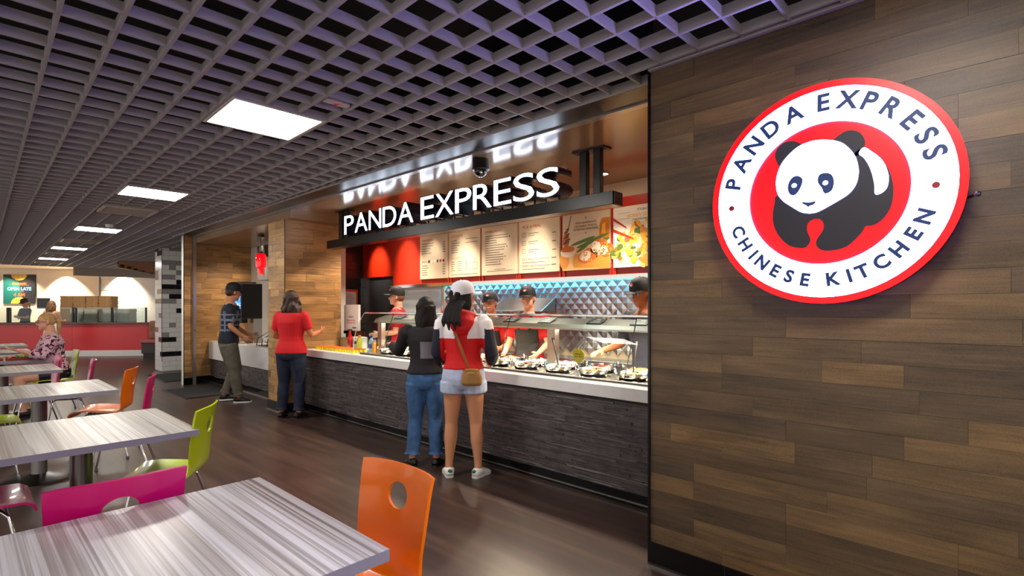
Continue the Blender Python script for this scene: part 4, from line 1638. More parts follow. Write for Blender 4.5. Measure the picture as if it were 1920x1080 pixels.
# ================================================================== far end of the hall: tiled column, pizza shop
TW = mat('white_glazed_tile', (228, 226, 224), .18)
TG = mat('gray_glazed_tile', (148, 144, 144), .2)
TK = mat('black_glazed_tile', (32, 28, 32), .18)
TP = mat('taupe_glazed_tile', (120, 106, 106), .2)
wc = struct(MB().box(3.17, 3.95, 13.65, 14.22, 0, CEIL).build('wall_column', mat('grout_gray', (170, 166, 162), .8)), 'column clad in white, gray and black wall tiles')
tr_ = random.Random(21)
z, r_ = 0.02, 0
while z < CEIL - .02:
    h = min(.108, CEIL - z)
    x = 3.155 - (r_ % 2) * .14
    while x < 3.95:
        w_ = tr_.choice([.13, .28, .28, .28, .40])
        a, b = max(x, 3.157), min(x + w_, 3.95)
        if b - a > .02:
            m = TW if r_ < 3 else tr_.choices([TW, TG, TK], [6, 1.0, 2.2])[0]
            piece('tile', m, ((a + b) / 2, 13.644, z + h / 2), (b - a - .005, .014, h - .005), wc)
        x += w_
    y = 13.65 - (r_ % 2) * .13
    while y < 14.22:
        w_ = tr_.choice([.28, .28, .40])
        a, b = max(y, 13.65), min(y + w_, 14.22)
        if b - a > .02:
            m = TW if r_ < 3 else tr_.choices([TW, TG, TP, TK], [6, .8, 1.6, .4])[0]
            piece('tile', m, (3.164, (a + b) / 2, z + h / 2), (.014, b - a - .005, h - .005), wc)
        y += w_
    z += h
    r_ += 1
MB().box(3.150, 3.158, 13.634, 13.644, .25, CEIL).build('corner_edge', BLACK, wc)
struct(MB().box(4.3, 4.45, 11.4, 16.6, 0, 3.36).build('wall_hall', WPAINT), 'plain white wall beyond the drink station')

E1, E2 = V((.76, -.65, 0)), V((.65, .76, 0))
PZ = V((2.64, 19.74, 0))
PR = math.atan2(E1.y, E1.x)


def pz(s, d, z=0):
    p = PZ + E1 * s + E2 * d
    return V((p.x, p.y, z))


def pstruct(name, b, m, label, s=0, d=0):
    o = b.build(name, m, None, loc=pz(s, d), rot=(0, 0, PR))
    return struct(o, label)


# pizza shop counter (local x = along the counter, y = away)
pcn = thing('pizza_counter', 'long red fronted counter of the pizza shop with white base', 'counter', pz(0, 0), PR)
RC = mat('counter_red', (206, 58, 62), .3, spec=.5)
MB().box(-5, -.36, 0, .6, .17, .95).build('red_panel', RC, pcn)
MB().box(-.355, 1.70, 0, .6, .17, .95).build('red_panel', RC, pcn)
cv = MB()
cvp = [(1.70, 0), (1.78, .02), (1.84, .08), (1.87, .2), (1.87, .6), (1.70, .6)]
cv.prism(cvp, .78, mtx=Matrix.Translation((0, 0, .17)))
cv.build('rounded_end', RC, pcn, True)
wbm = MB().box(-.298, .298, -.012, 0, 0, .165).mesh('base_tile', TW)
for k in range(11):
    link('base_tile', wbm, pcn, loc=(-4.7 + k * .6, 0, 0))
MB().box(-5, 1.8, .0, .6, 0, .17).build('base', WPAINT, pcn)
MB().box(-5.02, 2.0, -.06, .64, .955, 1.0).build('counter_top', mat('counter_gray', (92, 80, 76), .3), pcn, bevel=.006)
# glass screens on posts
for a, b, lb in ((-5, -2.12, 'glass screen on pizza counter before the pizza worker'), (-2.05, -.36, 'glass screen on the pizza counter behind the blonde customer'), (-.28, .70, 'glass screen on pizza counter before the tall box stacks'), (.72, 1.65, 'glass screen on the pizza counter by the rounded end')):
    t = thing('glass_screen', lb, 'screen', pz(0, .04, 1.0), PR)
    MB().box(a + .02, b - .02, 0, .008, .03, .42).build('pane', GLASS, t)
    MB().box(a + .02, b - .02, -.002, .010, .42, .428).build('top_edge', GEDGE, t)
    for x in (a, b):
        MB().box(x - .018, x + .018, -.018, .026, 0, .44).build('post', BLACK, t)
# pizza boxes: tall stacks behind, lower ones in front
BOXM = mat('kraft_cardboard', (196, 150, 100), .8, vary=.15, vscale=30)
BOXW = mat('pale_cardboard', (214, 196, 176), .8, vary=.15, vscale=30)
bxm = {m.name: MB().box(-.178, .178, -.178, .178, 0, .036).box(-.18, .18, -.18, -.178, .024, .0345).mesh('pizza_box', m) for m in (BOXM, BOXW)}
shelf = thing('back_counter', 'steel back counter of the pizza shop under the box stacks', 'counter', pz(0, 1.0), PR)
MB().box(-1.7, 1.6, 0, .62, .86, .9).build('top', STEEL, shelf)
MB().box(-1.68, 1.58, .02, .6, 0, .86).build('cabinet', WPAINT, shelf)
br = random.Random(2)
bx_lab = ['in the tall stack at the open end', 'in the second tall stack', 'in the third tall stack', 'in the tall stack next to white tiles']
for c_, s in enumerate((-1.28, -.905, -.53, -.155)):
    for k in range(25):
        o = link('pizza_box', bxm[BOXM.name], None, loc=pz(s + br.uniform(-.012, .012), 1.30, .9 + k * .0362), rot=(0, 0, PR + br.uniform(-.03, .03)))
        tag(o, 'brown cardboard pizza box ' + bx_lab[c_] + ' behind the counter', 'pizza box', 'stacked brown pizza boxes')
for c_, s in enumerate((-.35, .03, .55, .93)):
    for k in range(11):
        o = link('pizza_box', bxm[BOXW.name], None, loc=pz(s + br.uniform(-.01, .01), .36, 1.0 + k * .0362), rot=(0, 0, PR + br.uniform(-.03, .03)))
        tag(o, 'pale pizza box in a low stack behind the counter glass, %s' % ('against the tall stacks', 'beside the first post', 'past the black post', 'nearest the rounded end')[c_], 'pizza box', 'low stacks of pale pizza boxes')
# back wall and its tiles
pw = pstruct('wall_pizza', MB().box(-12, 4.5, 0, .2, 0, 3.4), mat('warm_white', (238, 222, 200), .6), 'warm white back wall of the pizza shop', 0, 4.5)
ptile = MB().box(-.298, .298, -.012, 0, 0, .196).mesh('wall_tile', TW)
for r_ in range(14):
    for k in range(5):
        link('wall_tile', ptile, pw, loc=(-2.1 + k * .6 + (r_ % 2) * .3, 0, .1 + r_ * .2))
MB().box(-2.42, -2.38, -.03, 0, 0, 2.85).build('steel_edge', DARKST, pw)
struct(MB().box(2.75, 8.0, 22.75, 23.0, 2.52, 3.35).build('wall_bulkhead', mat('bulkhead_gray', (150, 138, 128), .7)), 'gray bulkhead above the pizza shop')
struct(MB().box(-6, 8, 22.6, 30, 2.88, 3.0).build('ceiling', CREAM), 'cream ceiling of the pizza shop')
struct(MB().box(-6, 2.75, 22.55, 22.6, 2.79, 3.35).build('trim_7', mat('bulkhead_gray', (150, 138, 128), .7)), 'thin edge where the grid ceiling stops')
for s, d in ((-3.55, 4.05), (-1.55, 4.15), (-5.5, 3.9), (-5.0, 3.9)):
    spot('pizza_spot', pz(s, d, 2.8), pz(s, d + .5, 1.2), 300 if s > -4 else 90, (1, .86, .66), 95, .6, .05)

# posters
PBK = mat('poster_black', (30, 30, 32), .5)
PTL = mat('poster_teal', (16, 92, 84), .5)
POR = mat('poster_orange', (240, 96, 40), .5)
PYL = mat('poster_cheese', (244, 180, 60), .5, vary=.4, vscale=14)
PWH = mat('poster_white', (240, 236, 230), .5)
PBL = mat('poster_blue', (120, 190, 235), .5)


def poster(s0, s1, z0, z1, lb, fn):
    t = thing('poster', lb, 'poster', pz((s0 + s1) / 2, 4.46, z0), PR)
    w, h = (s1 - s0), (z1 - z0)
    MB().box(-w / 2, w / 2, 0, .03, 0, h).build('panel', PBK, t)
    p = MB()
    fn(p, w, h)
    o = p.build('print', [PTL, POR, PYL, PWH, PBL, PBK], t)
    o.matrix_local = Matrix(((1, 0, 0, 0), (0, 0, -1, -.001), (0, 1, 0, 0), (0, 0, 0, 1)))


def p_open(p, w, h):
    poly(p, [(-w / 2, 0), (.12, 0), (-.02, h * .75), (-w / 2, h * .95)], .0003, 0)
    top = [(x, y) for x, y in ell(0, h * 1.0, .27, .22, 0, 32) if y <= h - .002]
    poly(p, [(-.27, h - .002)] + sorted(top, key=lambda q: q[0]) + [(.27, h - .002)], .0006, 2)
    bot = [(x, y) for x, y in ell(0, 0, .28, .24, 0, 32) if y >= .002]
    poly(p, [(-.28, .002)] + sorted(bot, key=lambda q: q[0]) + [(.28, .002)], .0006, 2)
    join_text(p, 'Quezzetin', .085, 0, h * .66, 1, .004, 'CENTER')
    bar(p, -.34, h * .63, .68, .012, 1)
    join_text(p, 'OPEN LATE', .115, 0, h * .46, 4, .006, 'CENTER')
    bar(p, -.15, h * .40, .3, .02, 1)
    join_text(p, '4 AM', .125, 0, h * .25, 1, .005, 'CENTER')


def p_spag(p, w, h):
    join_text(p, 'Spaghetti', .10, .1, h * .74, 1, .003, 'CENTER')
    join_text(p, 'Meatballs', .085, .1, h * .63, 1, .003, 'CENTER')
    bar(p, .05, h * .87, .35, .015, 3)
    poly(p, ell(-.1, h * .33, .38, .2, 0, 26), .0004, 2)
    poly(p, ell(-.02, h * .45, .2, .1, .2, 20), .0006, 1)
    poly(p, [(-w / 2, h * .2), (w / 2, h * .36), (w / 2, h * .3), (0, h * .17), (-w / 2, h * .14)], .0007, 2)
    bar(p, .18, h * .48, .28, .03, 3)


poster(-5.68, -4.60, 1.58, 2.66, 'black and teal OPEN LATE pizza poster on the far wall', p_open)
poster(-6.9, -5.82, 1.58, 2.66, 'black spaghetti poster beside the OPEN LATE poster', p_spag)
mo = thing('order_monitor', 'small dark order monitor on an arm behind the pizza counter', 'monitor', pz(-3.0, 2.6, 1.40), PR)
MB().box(-.2, .2, 0, .03, 0, .36).build('casing', BLACK, mo, bevel=.006)
MB().box(-.18, .18, -.002, 0, .02, .34).build('screen', mat('screen_off', (50, 46, 48), .2), mo)
MB().tube([(0, .04, .18), (0, .12, .18), (0, .12, -.5)], .02, 8).build('arm', DARKST, mo)
mst = thing('prep_station', 'white prep station behind the pizza counter', 'counter', pz(-3.2, 2.3), PR)
MB().box(-2.5, 1.3, 0, .7, .86, .9).build('top', STEEL, mst)
MB().box(-2.48, 1.28, .02, .68, 0, .86).build('cabinet', WPAINT, mst)
# wooden stepped canopy by the column
WD = mat('canopy_wood', (128, 78, 36), .5, vary=.25, vscale=6, stretch=(1, 8, 8))
cn = thing('wooden_canopy', 'stepped brown wooden slats hanging beside the tiled column', 'canopy', V((3.75, 18.3, 2.39)), PR)
for k in range(6):
    MB().box(-.62 + k * .13, 1.3, -.1 + k * .09, -.06 + k * .09, .30 - k * .05, .38 - k * .04).build('slat', WD, cn)
    MB().box(-.62 + k * .13, -.57 + k * .13, -.1 + k * .09, .7, .20 - k * .03, .37 - k * .03).build('cross_slat', WD, cn)
cn2 = thing('wooden_canopy', 'brown wooden slat block hanging before the spaghetti poster', 'canopy', pz(-4.3, .5, 2.46), PR)
for k in range(4):
    MB().box(-.9, .42 - k * .03, -.2 + k * .15, -.12 + k * .15, 0, .26).build('slat', WD, cn2)
MB().box(-.9, .36, -.25, .4, .26, .3).build('backing', WD, cn2)
MB().tube([(-.1, -.1, 0), (-.1, -.1, -.12)], .02, 8).build('lamp_stem', WPAINT, cn2)
# booth end and dispensers right of the counter
bo = thing('booth_bench', 'brown and pink upholstered booth bench behind the tiled column', 'bench', pz(2.45, -.75), PR)
MB().box(-.46, .66, .04, .46, 0, .12).build('plinth', BLACK, bo)
MB().box(-.5, .7, 0, .5, .12, .42).build('base', mat('bench_base', (70, 62, 58), .6), bo, bevel=.02)
MB().box(-.52, .7, -.04, .5, .42, .52).build('seat_cushion', mat('bench_pink', (176, 96, 100), .5), bo, bevel=.03)
MB().box(-.5, .7, .36, .56, .52, 1.05).build('backrest', mat('bench_brown', (146, 100, 70), .5, vary=.3, vscale=6), bo, bevel=.05)
for k, s in enumerate((1.92, 2.3)):
    t = thing('sauce_dispenser', 'white round topped dispenser at the end of pizza counter, %s' % ('by the glass screen', 'behind the bench')[k], 'dispenser', pz(s, .9, 1.0), PR)
    MB().lathe([(.09, 0), (.09, .32), (.1, .34)], 16).build('body', BLACK, t, True)
    MB().ball((0, 0, .44), .14, .14, .13, 16).build('globe', mat('globe_white', (236, 230, 226), .25), t, True)
    MB().lathe([(.07, .36), (.07, .40), (.05, .42)], 12, mtx=Matrix.Translation((0, -.09, 0))).build('badge', mat('dispenser_red', (150, 50, 44), .5), t, True)
ps = thing('dispenser_stand', 'white stand carrying the round dispensers', 'stand', pz(2.1, .75), PR)
MB().box(-.38, .6, 0, .5, .94, 1.0).build('top', WPAINT, ps)
MB().box(-.1, .58, .02, .48, 0, .94).build('cabinet', WPAINT, ps)

# ================================================================== people
def remesh(mb, voxel, it=3, name='body', fac=.5):
    me = mb.mesh('tmp', BLACK)
    o = bpy.data.objects.new('tmp', me)
    COL.objects.link(o)
    md = o.modifiers.new('r', 'REMESH')
    md.mode = 'VOXEL'
    md.voxel_size = voxel
    s = o.modifiers.new('s', 'SMOOTH')
    s.iterations = it
    s.factor = fac
    dg = bpy.context.evaluated_depsgraph_get()
    out = bpy.data.meshes.new_from_object(o.evaluated_get(dg))
    out.name = name
    bpy.data.objects.remove(o)
    bpy.data.meshes.remove(me)
    out.polygons.foreach_set('use_smooth', [True] * len(out.polygons))
    out.materials.clear()
    return out


def merge(meshes, name):
    bm = bmesh.new()
    for m in meshes:
        bm.from_mesh(m)
    out = bpy.data.meshes.new(name)
    bm.to_mesh(out)
    bm.free()
    out.polygons.foreach_set('use_smooth', [True] * len(out.polygons))
    for m in meshes:
        bpy.data.meshes.remove(m)
    return out


FEM = [(.455, .066, .055), (.48, .098, .066), (.51, .104, .070), (.55, .098, .066), (.60, .080, .054), (.64, .076, .052), (.70, .085, .058),
       (.745, .094, .066), (.78, .100, .058), (.805, .098, .050), (.82, .072, .044), (.84, .036, .036)]
MAL = [(.455, .066, .055), (.48, .093, .062), (.51, .096, .066), (.55, .094, .064), (.60, .088, .060), (.64, .088, .060), (.70, .098, .064),
       (.745, .108, .068), (.78, .114, .062), (.805, .112, .052), (.82, .078, .046), (.84, .040, .040)]
SKIN1 = mat('skin_light', (226, 168, 138), .5, spec=.3)
SKIN2 = mat('skin_tan', (204, 142, 106), .5, spec=.3)
SKIN3 = mat('skin_warm', (190, 122, 88), .5, spec=.3)
EYEW = mat('eye_white', (240, 236, 230), .3)
EYEB = mat('eye_brown', (40, 24, 18), .3)
LIPS = mat('lips', (176, 84, 80), .4)
TEETH = mat('teeth', (246, 242, 236), .3)
HAIRD = mat('hair_dark', (15, 10, 9), .42, spec=.25, bump=.6, bscale=40, stretch=(6, 6, .4))
HAIRB = mat('hair_brown', (58, 32, 24), .38, bump=.6, bscale=40, stretch=(6, 6, .4))
HAIRBL = mat('hair_blonde', (206, 160, 96), .4, vary=.3, vscale=30, bump=.6, bscale=40, stretch=(6, 6, .4))
HAIRLB = mat('hair_light_brown', (128, 86, 52), .4, vary=.3, vscale=30, bump=.6, bscale=40, stretch=(6, 6, .4))
GLS = mat('spectacle_black', (14, 12, 12), .3)


class Figure:
    def __init__(s, label, loc, rz, H, skin, male=False, hip_z=None, lean=(0, 0), vox=.010, legs=None, arms=None, head=(0, 0, 0), twist=0, cat='person'):
        s.root = thing('person', label, cat, loc, rz)
        s.H, s.skin, s.vox = H, skin, vox
        s.tab = MAL if male else FEM
        s.dz = 0 if hip_z is None else hip_z - .49 * H
        s.lean = lean
        s.sx = (.118 if male else .104) * H
        s.hips, s.knees, s.anks, s.toes = {}, {}, {}, {}
        s.sh, s.el, s.wr, s.pn = {}, {}, {}, {}
        legs = legs or {}
        arms = arms or {}
        for k in (-1, 1):
            h = V((k * .053 * H, 0, .49 * H + s.dz))
            s.hips[k] = h
            kn, an, toe = legs.get(k, ((k * .004 * H, .012 * H, -.215 * H), (k * .002 * H, -.012 * H, -.45 * H), (0, 1, 0)))
            s.knees[k], s.anks[k], s.toes[k] = h + V(kn), h + V(an), V(toe).normalized()
            a = s.P(V((k * s.sx, -.005 * H, .803 * H + s.dz)))
            s.sh[k] = a
            e, w, n = arms.get(k, ((k * .035 * H, -.02 * H, -.175 * H), (k * .045 * H, .035 * H, -.32 * H), (-k, 0, 0)))
            s.el[k], s.wr[k], s.pn[k] = a + V(e), a + V(w), V(n)
        s.k = (H / 7.5) / .225
        hp = s.P(V((0, .012 * H, H - .117 * s.k + s.dz)))
        s.hp = hp
        s.hm = Matrix.Translation(hp) @ Matrix.Rotation(head[0], 4, 'Z') @ Matrix.Rotation(head[1], 4, 'X') @ Matrix.Rotation(head[2], 4, 'Y') @ Matrix.Scale(s.k, 4)

    def P(s, p):
        t = max(0, p.z - (.49 * s.H + s.dz))
        return V((p.x + s.lean[0] * t, p.y + s.lean[1] * t, p.z))

    def torso(s, b, z0, z1, inf, flare=0.0):
        H = s.H
        zs = sorted(set([z0, z1] + [r[0] for r in s.tab if z0 < r[0] < z1]))
        rings = []
        for z in zs:
            for a, c in zip(s.tab[:-1], s.tab[1:]):
                if a[0] <= z <= c[0]:
                    f = (z - a[0]) / (c[0] - a[0])
                    rx, ry = a[1] + (c[1] - a[1]) * f, a[2] + (c[2] - a[2]) * f
                    break
            fl = flare * max(0, (.60 - z)) / .1
            rings.append((s.P(V((0, 0, z * H + s.dz))), rx * H + inf + fl, ry * H + inf + fl))
        b.loft(rings, 20)

    def limb(s, b, pts, inf=0, n=12):
        b.loft([(p, r * s.H + inf, r * s.H + inf) for p, r in pts], n)

    def arm_pts(s, k, t1=2.0):
        """t 0..1 upper arm, 1..2 forearm"""
        S, E, W = s.sh[k], s.el[k], s.wr[k]
        al = [(0, .031), (.15, .032), (.5, .027), (.85, .0225), (1.0, .0215), (1.25, .0225), (1.6, .019), (2.0, .0155)]
        out = []
        for t, r in al:
            if t > t1 + 1e-6:
                continue
            p = S.lerp(E, t) if t <= 1 else E.lerp(W, t - 1)
            out.append((p, r))
        if t1 not in [a[0] for a in al]:
            p = S.lerp(E, t1) if t1 <= 1 else E.lerp(W, t1 - 1)
            out.append((p, .024 if t1 <= 1 else .018))
        return out

    def leg_pts(s, k, t0=0.0, t1=2.0):
        A, B, C = s.hips[k], s.knees[k], s.anks[k]
        al = [(-.0, .055), (.25, .052), (.6, .043), (.9, .035), (1.0, .033), (1.15, .034), (1.35, .0345), (1.6, .027), (1.85, .021), (2.0, .021)]
        out = []
        for t, r in al:
            if t0 <= t <= t1 + 1e-6:
                out.append((A.lerp(B, t) if t <= 1 else B.lerp(C, t - 1), r))
        if t1 not in [a[0] for a in al]:
            out.append((A.lerp(B, t1) if t1 <= 1 else B.lerp(C, t1 - 1), .047 if t1 < 1 else .03))
        return out

    def hand(s, k, curl=.5):
        b = MB()
        W = s.wr[k]
        d = (W - s.el[k]).normalized()
        n = (s.pn[k] - d * s.pn[k].dot(d)).normalized()
        side = d.cross(n)
        th = side * (1 if k > 0 else -1)
        q = s.H / 1.7
        b.loft([(W - d * .012, .016 * q, .02 * q), (W + d * .02 * q, .017 * q, .03 * q), (W + d * .06 * q, .015 * q, .040 * q), (W + d * .092 * q, .013 * q, .038 * q)], 12, side=n)
        for i, (ln, off) in enumerate(((.066, .029), (.076, .010), (.070, -.009), (.054, -.027))):
            p = W + d * (.088 * q) + th * off * q
            v = d.copy()
            pts = [(p - d * .012, .0092 * q)]
            for sgm, w_ in enumerate((.45, .32, .23)):
                v = (v + n * curl * (.45 + .25 * sgm)).normalized()
                p = p + v * ln * w_ * q
                pts.append((p, (.0088 - .0009 * sgm) * q))
            b.loft([(a, r, r) for a, r in pts], 8, side=th)
        p0 = W + d * .025 * q + th * .022 * q
        p1 = W + d * .05 * q + th * .045 * q + n * .012 * q
        p2 = W + d * .082 * q + th * .055 * q + n * .022 * q
        b.loft([(p0, .0125 * q, .0125 * q), (p1, .0105 * q, .0105 * q), (p2, .0085 * q, .0085 * q)], 8, side=n)
        return remesh(b, .0045, 2, 'hand')

    def foot(s, b, k, inf=0, z=None):
        A, t = s.anks[k], s.toes[k]
        sd = V((t.y, -t.x, 0))
        q = s.H / 1.7
        g = A.z - .045 * s.H
        rings = []
        for f, w, h in ((-.055, .024, .022), (-.045, .034, .04), (-.01, .036, .045), (.04, .038, .036), (.09, .044, .026), (.13, .040, .018), (.155, .026, .012)):
            c = V((A.x, A.y, g + h * q + (0 if inf == 0 else 0))) + t * f * q
            rings.append((c, w * q + inf, h * q + inf * .6))
        b.loft(rings, 14, side=sd)

    def body(s, hands=True, feet=True, curl=(.5, .5)):
        b = MB()
        s.torso(b, .455, .84, 0)
        H = s.H
        nk = s.P(V((0, -.008 * H, .815 * H + s.dz)))
        hb = s.hm @ V((0, -.03, -.06))
        b.loft([(nk, .038 * H, .038 * H), (nk.lerp(hb, .5), .033 * H, .034 * H), (hb, .033 * H, .036 * H)], 14)
        hm = s.hm
        b.ball((0, -.012, .028), .074, .094, .088, 20, mtx=hm)
        b.ball((0, .022, -.045), .058, .066, .068, 16, mtx=hm)
        b.ball((0, .062, -.090), .026, .022, .022, 10, mtx=hm)
        b.loft([((0, .070, .020), .008, .010), ((0, .094, -.012), .010, .012), ((0, .100, -.024), .016, .013), ((0, .082, -.034), .012, .008)], 10, mtx=hm)
        for k in (-1, 1):
            b.ball((k * .077, -.008, -.010), .012, .020, .032, 10, mtx=hm)
            s.limb(b, s.arm_pts(k))
            b.ball(tuple(s.sh[k]), .030 * H, n=12)
            lp = s.leg_pts(k)
            s.limb(b, lp, n=14)
            s.foot(b, k)
            a = s.anks[k]
            b.loft([(a, .021 * H, .021 * H), (V((a.x, a.y, a.z - .03 * H)), .022 * H, .024 * H)], 10)
        ms = [remesh(b, s.vox, 4, 'body')]
        if hands:
            for k, c in zip((-1, 1), curl):
                ms.append(s.hand(k, c))
        me = merge(ms, 'body')
        me.materials.append(s.skin)
        s.bo = link('body', me, s.root)
        return s

    def garment(s, name, fn, mats, matfn=None, vox=None, it=3, label=None):
        b = MB()
        fn(b)
        me = remesh(b, vox or s.vox * 1.05, it, name)
        mats = mats if isinstance(mats, (list, tuple)) else [mats]
        for m in mats:
            me.materials.append(m)
        if matfn:
            me.polygons.foreach_set('material_index', [matfn(p.center) for p in me.polygons])
        o = link(name, me, s.root)
        if label:
            o['label'] = label
        return o

    def shirt(s, m, sleeve=.75, hem=.50, inf=.018, matfn=None, top=.825, name='shirt', flare=0.004, label=None, sleeve_inf=None):
        si = sleeve_inf if sleeve_inf is not None else inf

        def fn(b):
            s.torso(b, hem, top, inf, flare)
            for k in (-1, 1):
                b.ball(tuple(s.sh[k]), .029 * s.H + inf * .6, n=12)
                if sleeve > 0:
                    s.limb(b, s.arm_pts(k, sleeve), si)
        return s.garment(name, fn, m, matfn, label=label)

    def pants(s, m, t1=1.93, inf=.014, top=.585, flare=0, name='trousers', matfn=None, label=None):
        def fn(b):
            s.torso(b, .455, top, inf * .8)
            for k in (-1, 1):
                pts = s.leg_pts(k, 0, t1)
                n = len(pts)
                b.loft([(p, r * s.H + inf + flare * max(0, i - n + 4) / 3, r * s.H + inf + flare * max(0, i - n + 4) / 3) for i, (p, r) in enumerate(pts)], 14)
        return s.garment(name, fn, m, matfn, label=label)

    def shoes(s, m, sole, inf=.007, label=None):
        for k in (-1, 1):
            b = MB()
            s.foot(b, k, inf)
            a = s.anks[k]
            b.loft([(V((a.x, a.y, a.z - .02 * s.H)), .03 * s.H, .034 * s.H), (V((a.x, a.y, a.z - .002)), .027 * s.H, .030 * s.H)], 12)
            me = remesh(b, .008, 2, 'shoe')
            me.materials.append(m)
            o = link('shoe', me, s.root)
            if label:
                o['label'] = label
            A, t = s.anks[k], s.toes[k]
            q = s.H / 1.7
            sd = V((t.y, -t.x, 0))
            c = []
            for f, w in ((-.068, .018), (-.055, .034), (0, .040), (.05, .042), (.10, .050), (.14, .044), (.168, .022)):
                c.append((f * q, w * q))
            g = A.z - .045 * s.H
            pts = [V((A.x, A.y, 0)) + t * f + sd * w for f, w in c] + [V((A.x, A.y, 0)) + t * f - sd * w for f, w in c[::-1]]
            sb = MB().prism([(p.x, p.y) for p in pts], .022, mtx=Matrix.Translation((0, 0, g - .004)))
            sb.build('sole', sole, o)
        return s

    def face(s, smile=False, glasses=False, brow=(40, 26, 20)):
        hm = s.hm
        bw = mat('brow_%d' % brow[0], brow, .6)
        for k in (-1, 1):
            e = MB().ball((k * .031, .0655, .006), .0145, .010, .009, 10, mtx=hm).build('eye', EYEW, s.bo, True)
            MB().ball((k * .031, .0735, .006), .0068, .0035, .0068, 8, mtx=hm).build('iris', EYEB, s.bo, True)
            MB().tube([(k * .014, .081, .026), (k * .031, .079, .031), (k * .048, .066, .026)], [.004, .0045, .002], 6, mtx=hm).build('eyebrow', bw, s.bo, True)
        if smile:
            MB().ball((0, .0835, -.052), .027, .008, .011, 12, mtx=hm).build('lips', LIPS, s.bo, True)
            MB().ball((0, .0875, -.0515), .021, .006, .006, 10, mtx=hm).build('teeth', TEETH, s.bo, True)
        else:
            MB().ball((0, .0845, -.050), .023, .007, .005, 10, mtx=hm).ball((0, .0840, -.057), .019, .008, .005, 10, mtx=hm).build('lips', LIPS, s.bo, True)
        if glasses:
            g = MB()
            for k in (-1, 1):
                lp = [(k * .033 + .026 * math.cos(a), .092 - abs(.026 * math.cos(a)) * .05, .004 + .019 * math.sin(a)) for a in [2 * PI * i / 16 for i in range(17)]]
                g.tube(lp, .0028, 6, mtx=hm)
                g.tube([(k * .059, .090, .006), (k * .080, .04, .006), (k * .082, -.01, .004)], .0025, 6, mtx=hm)
            g.tube([(-.008, .094, .006), (.008, .094, .006)], .0025, 6, mtx=hm)
            g.build('spectacles', GLS, s.root, True)
        return s

    def hair(s, m, style='long', length=.30, wide=1.0, side=0, vox=.008, wave=.010):
        hm = s.hm

        def fn(b):
            b.ball((0, -.026, .042), .083, .094, .087, 18, mtx=hm)
            if style in ('long', 'shoulder'):
                for k in (-1, 1):
                    b.loft([((k * .062, -.01, .06), .022, .05), ((k * .078, -.02, -.02), .018, .05), ((k * .080, -.035, -.10), .02, .045), ((k * .078 * wide, -.05, -.10 - length * .4), .022, .04)], 10, mtx=hm)
                b.loft([((0, -.05, .06), .07, .05), ((0, -.075, -.03), .072, .038), ((side * .3, -.08, -.12), .07 * wide, .034), ((side * .7, -.085, -.12 - length * .35), .06 * wide, .03),
                        ((side, -.09, -.12 - length * .6), .04 * wide, .02)], 16, mtx=hm)
                rr = random.Random(int(length * 1000))
                for q in range(17):
                    th = math.radians(-118 + 236 * q / 16)
                    L_ = length * rr.uniform(.72, 1.08) * (.7 + .3 * math.cos(th * .7))
                    pts = []
                    ph = rr.uniform(0, 6)
                    for u in range(7):
                        f_ = u / 6
                        rad = 1.0 + (.12 * wide if f_ > .2 else 0)
                        x = .080 * rad * math.sin(th) * (1 + (wide - 1) * f_) + side * f_ + wave * math.sin(ph + f_ * 9)
                        y = -.025 - .085 * rad * math.cos(th) - .02 * f_ + wave * .6 * math.cos(ph + f_ * 8)
                        zz = .04 - f_ * (.16 + L_)
                        w_ = (.022 if f_ < .6 else .022 * (1 - (f_ - .6) / .4 * .75))
                        pts.append(((x, y, zz), w_, w_ * .7))
                    b.loft(pts, 8, side=(math.cos(th), math.sin(th), 0), mtx=hm)
            elif style == 'pony':
                b.ball((0, -.05, .0), .075, .065, .07, 12, mtx=hm)
                b.loft([((0, -.11, .01), .022, .022), ((.01 + side, -.15, -.03), .03, .03), ((.01 + side, -.14, -.10), .032, .028), ((.02 + side, -.12, -.12 - length), .012, .012)], 10, mtx=hm)
            elif style == 'short':
                b.ball((0, -.055, .0), .078, .06, .075, 12, mtx=hm)
                for k in (-1, 1):
                    b.ball((k * .068, -.02, -.0), .016, .03, .05, 8, mtx=hm)
        return s.garment('hair', fn, m, None, vox, 2)

    def cap(s, m, badge=True, yaw=0.0, arch=False, brim=None):
        c = Matrix.Rotation(yaw, 4, 'Z')
        hm = s.hm @ Matrix.Translation((0, -.012, .046)) @ Matrix.Rotation(.10, 4, 'X') @ c
        b = MB()
        prof = [(1.0, -.022), (1.0, 0), (.97, .03), (.86, .062), (.64, .086), (.34, .099), (.0001, .103)]
        n = 28
        vs, fs = [], []
        for r, z in prof:
            for j in range(n):
                a = 2 * PI * j / n
                vs.append((.092 * r * math.cos(a), .110 * r * math.sin(a), z))
        for i in range(len(prof) - 1):
            for j in range(n):
                a, d = i * n + j, i * n + (j + 1) % n
                fs.append((a, d, d + n, a + n))
        fs.append(tuple(range(n - 1, -1, -1)))
        b.add(vs, fs, 0, hm)
        cr = b.build('cap', m, s.root, True, 60)
        bb_ = MB()
        N = 12
        vs, fs = [], []
        for lay in (0, -.004):
            for t in range(2):
                for j in range(N + 1):
                    a = PI * (.14 + .72 * j / N)
                    if t == 0:
                        p = (.090 * math.cos(a), .106 * math.sin(a), -.014 + lay)
                    else:
                        p = (.088 * math.cos(a), .10 * math.sin(a) + .085 * math.sin(a) ** .7, -.026 - .012 * abs(math.cos(a)) + lay)
                    vs.append(p)
        M_ = N + 1
        for j in range(N):
            fs.append((j, j + 1, M_ + j + 1, M_ + j))
            fs.append((2 * M_ + j, 3 * M_ + j, 3 * M_ + j + 1, 2 * M_ + j + 1))
            fs.append((M_ + j, M_ + j + 1, 3 * M_ + j + 1, 3 * M_ + j))
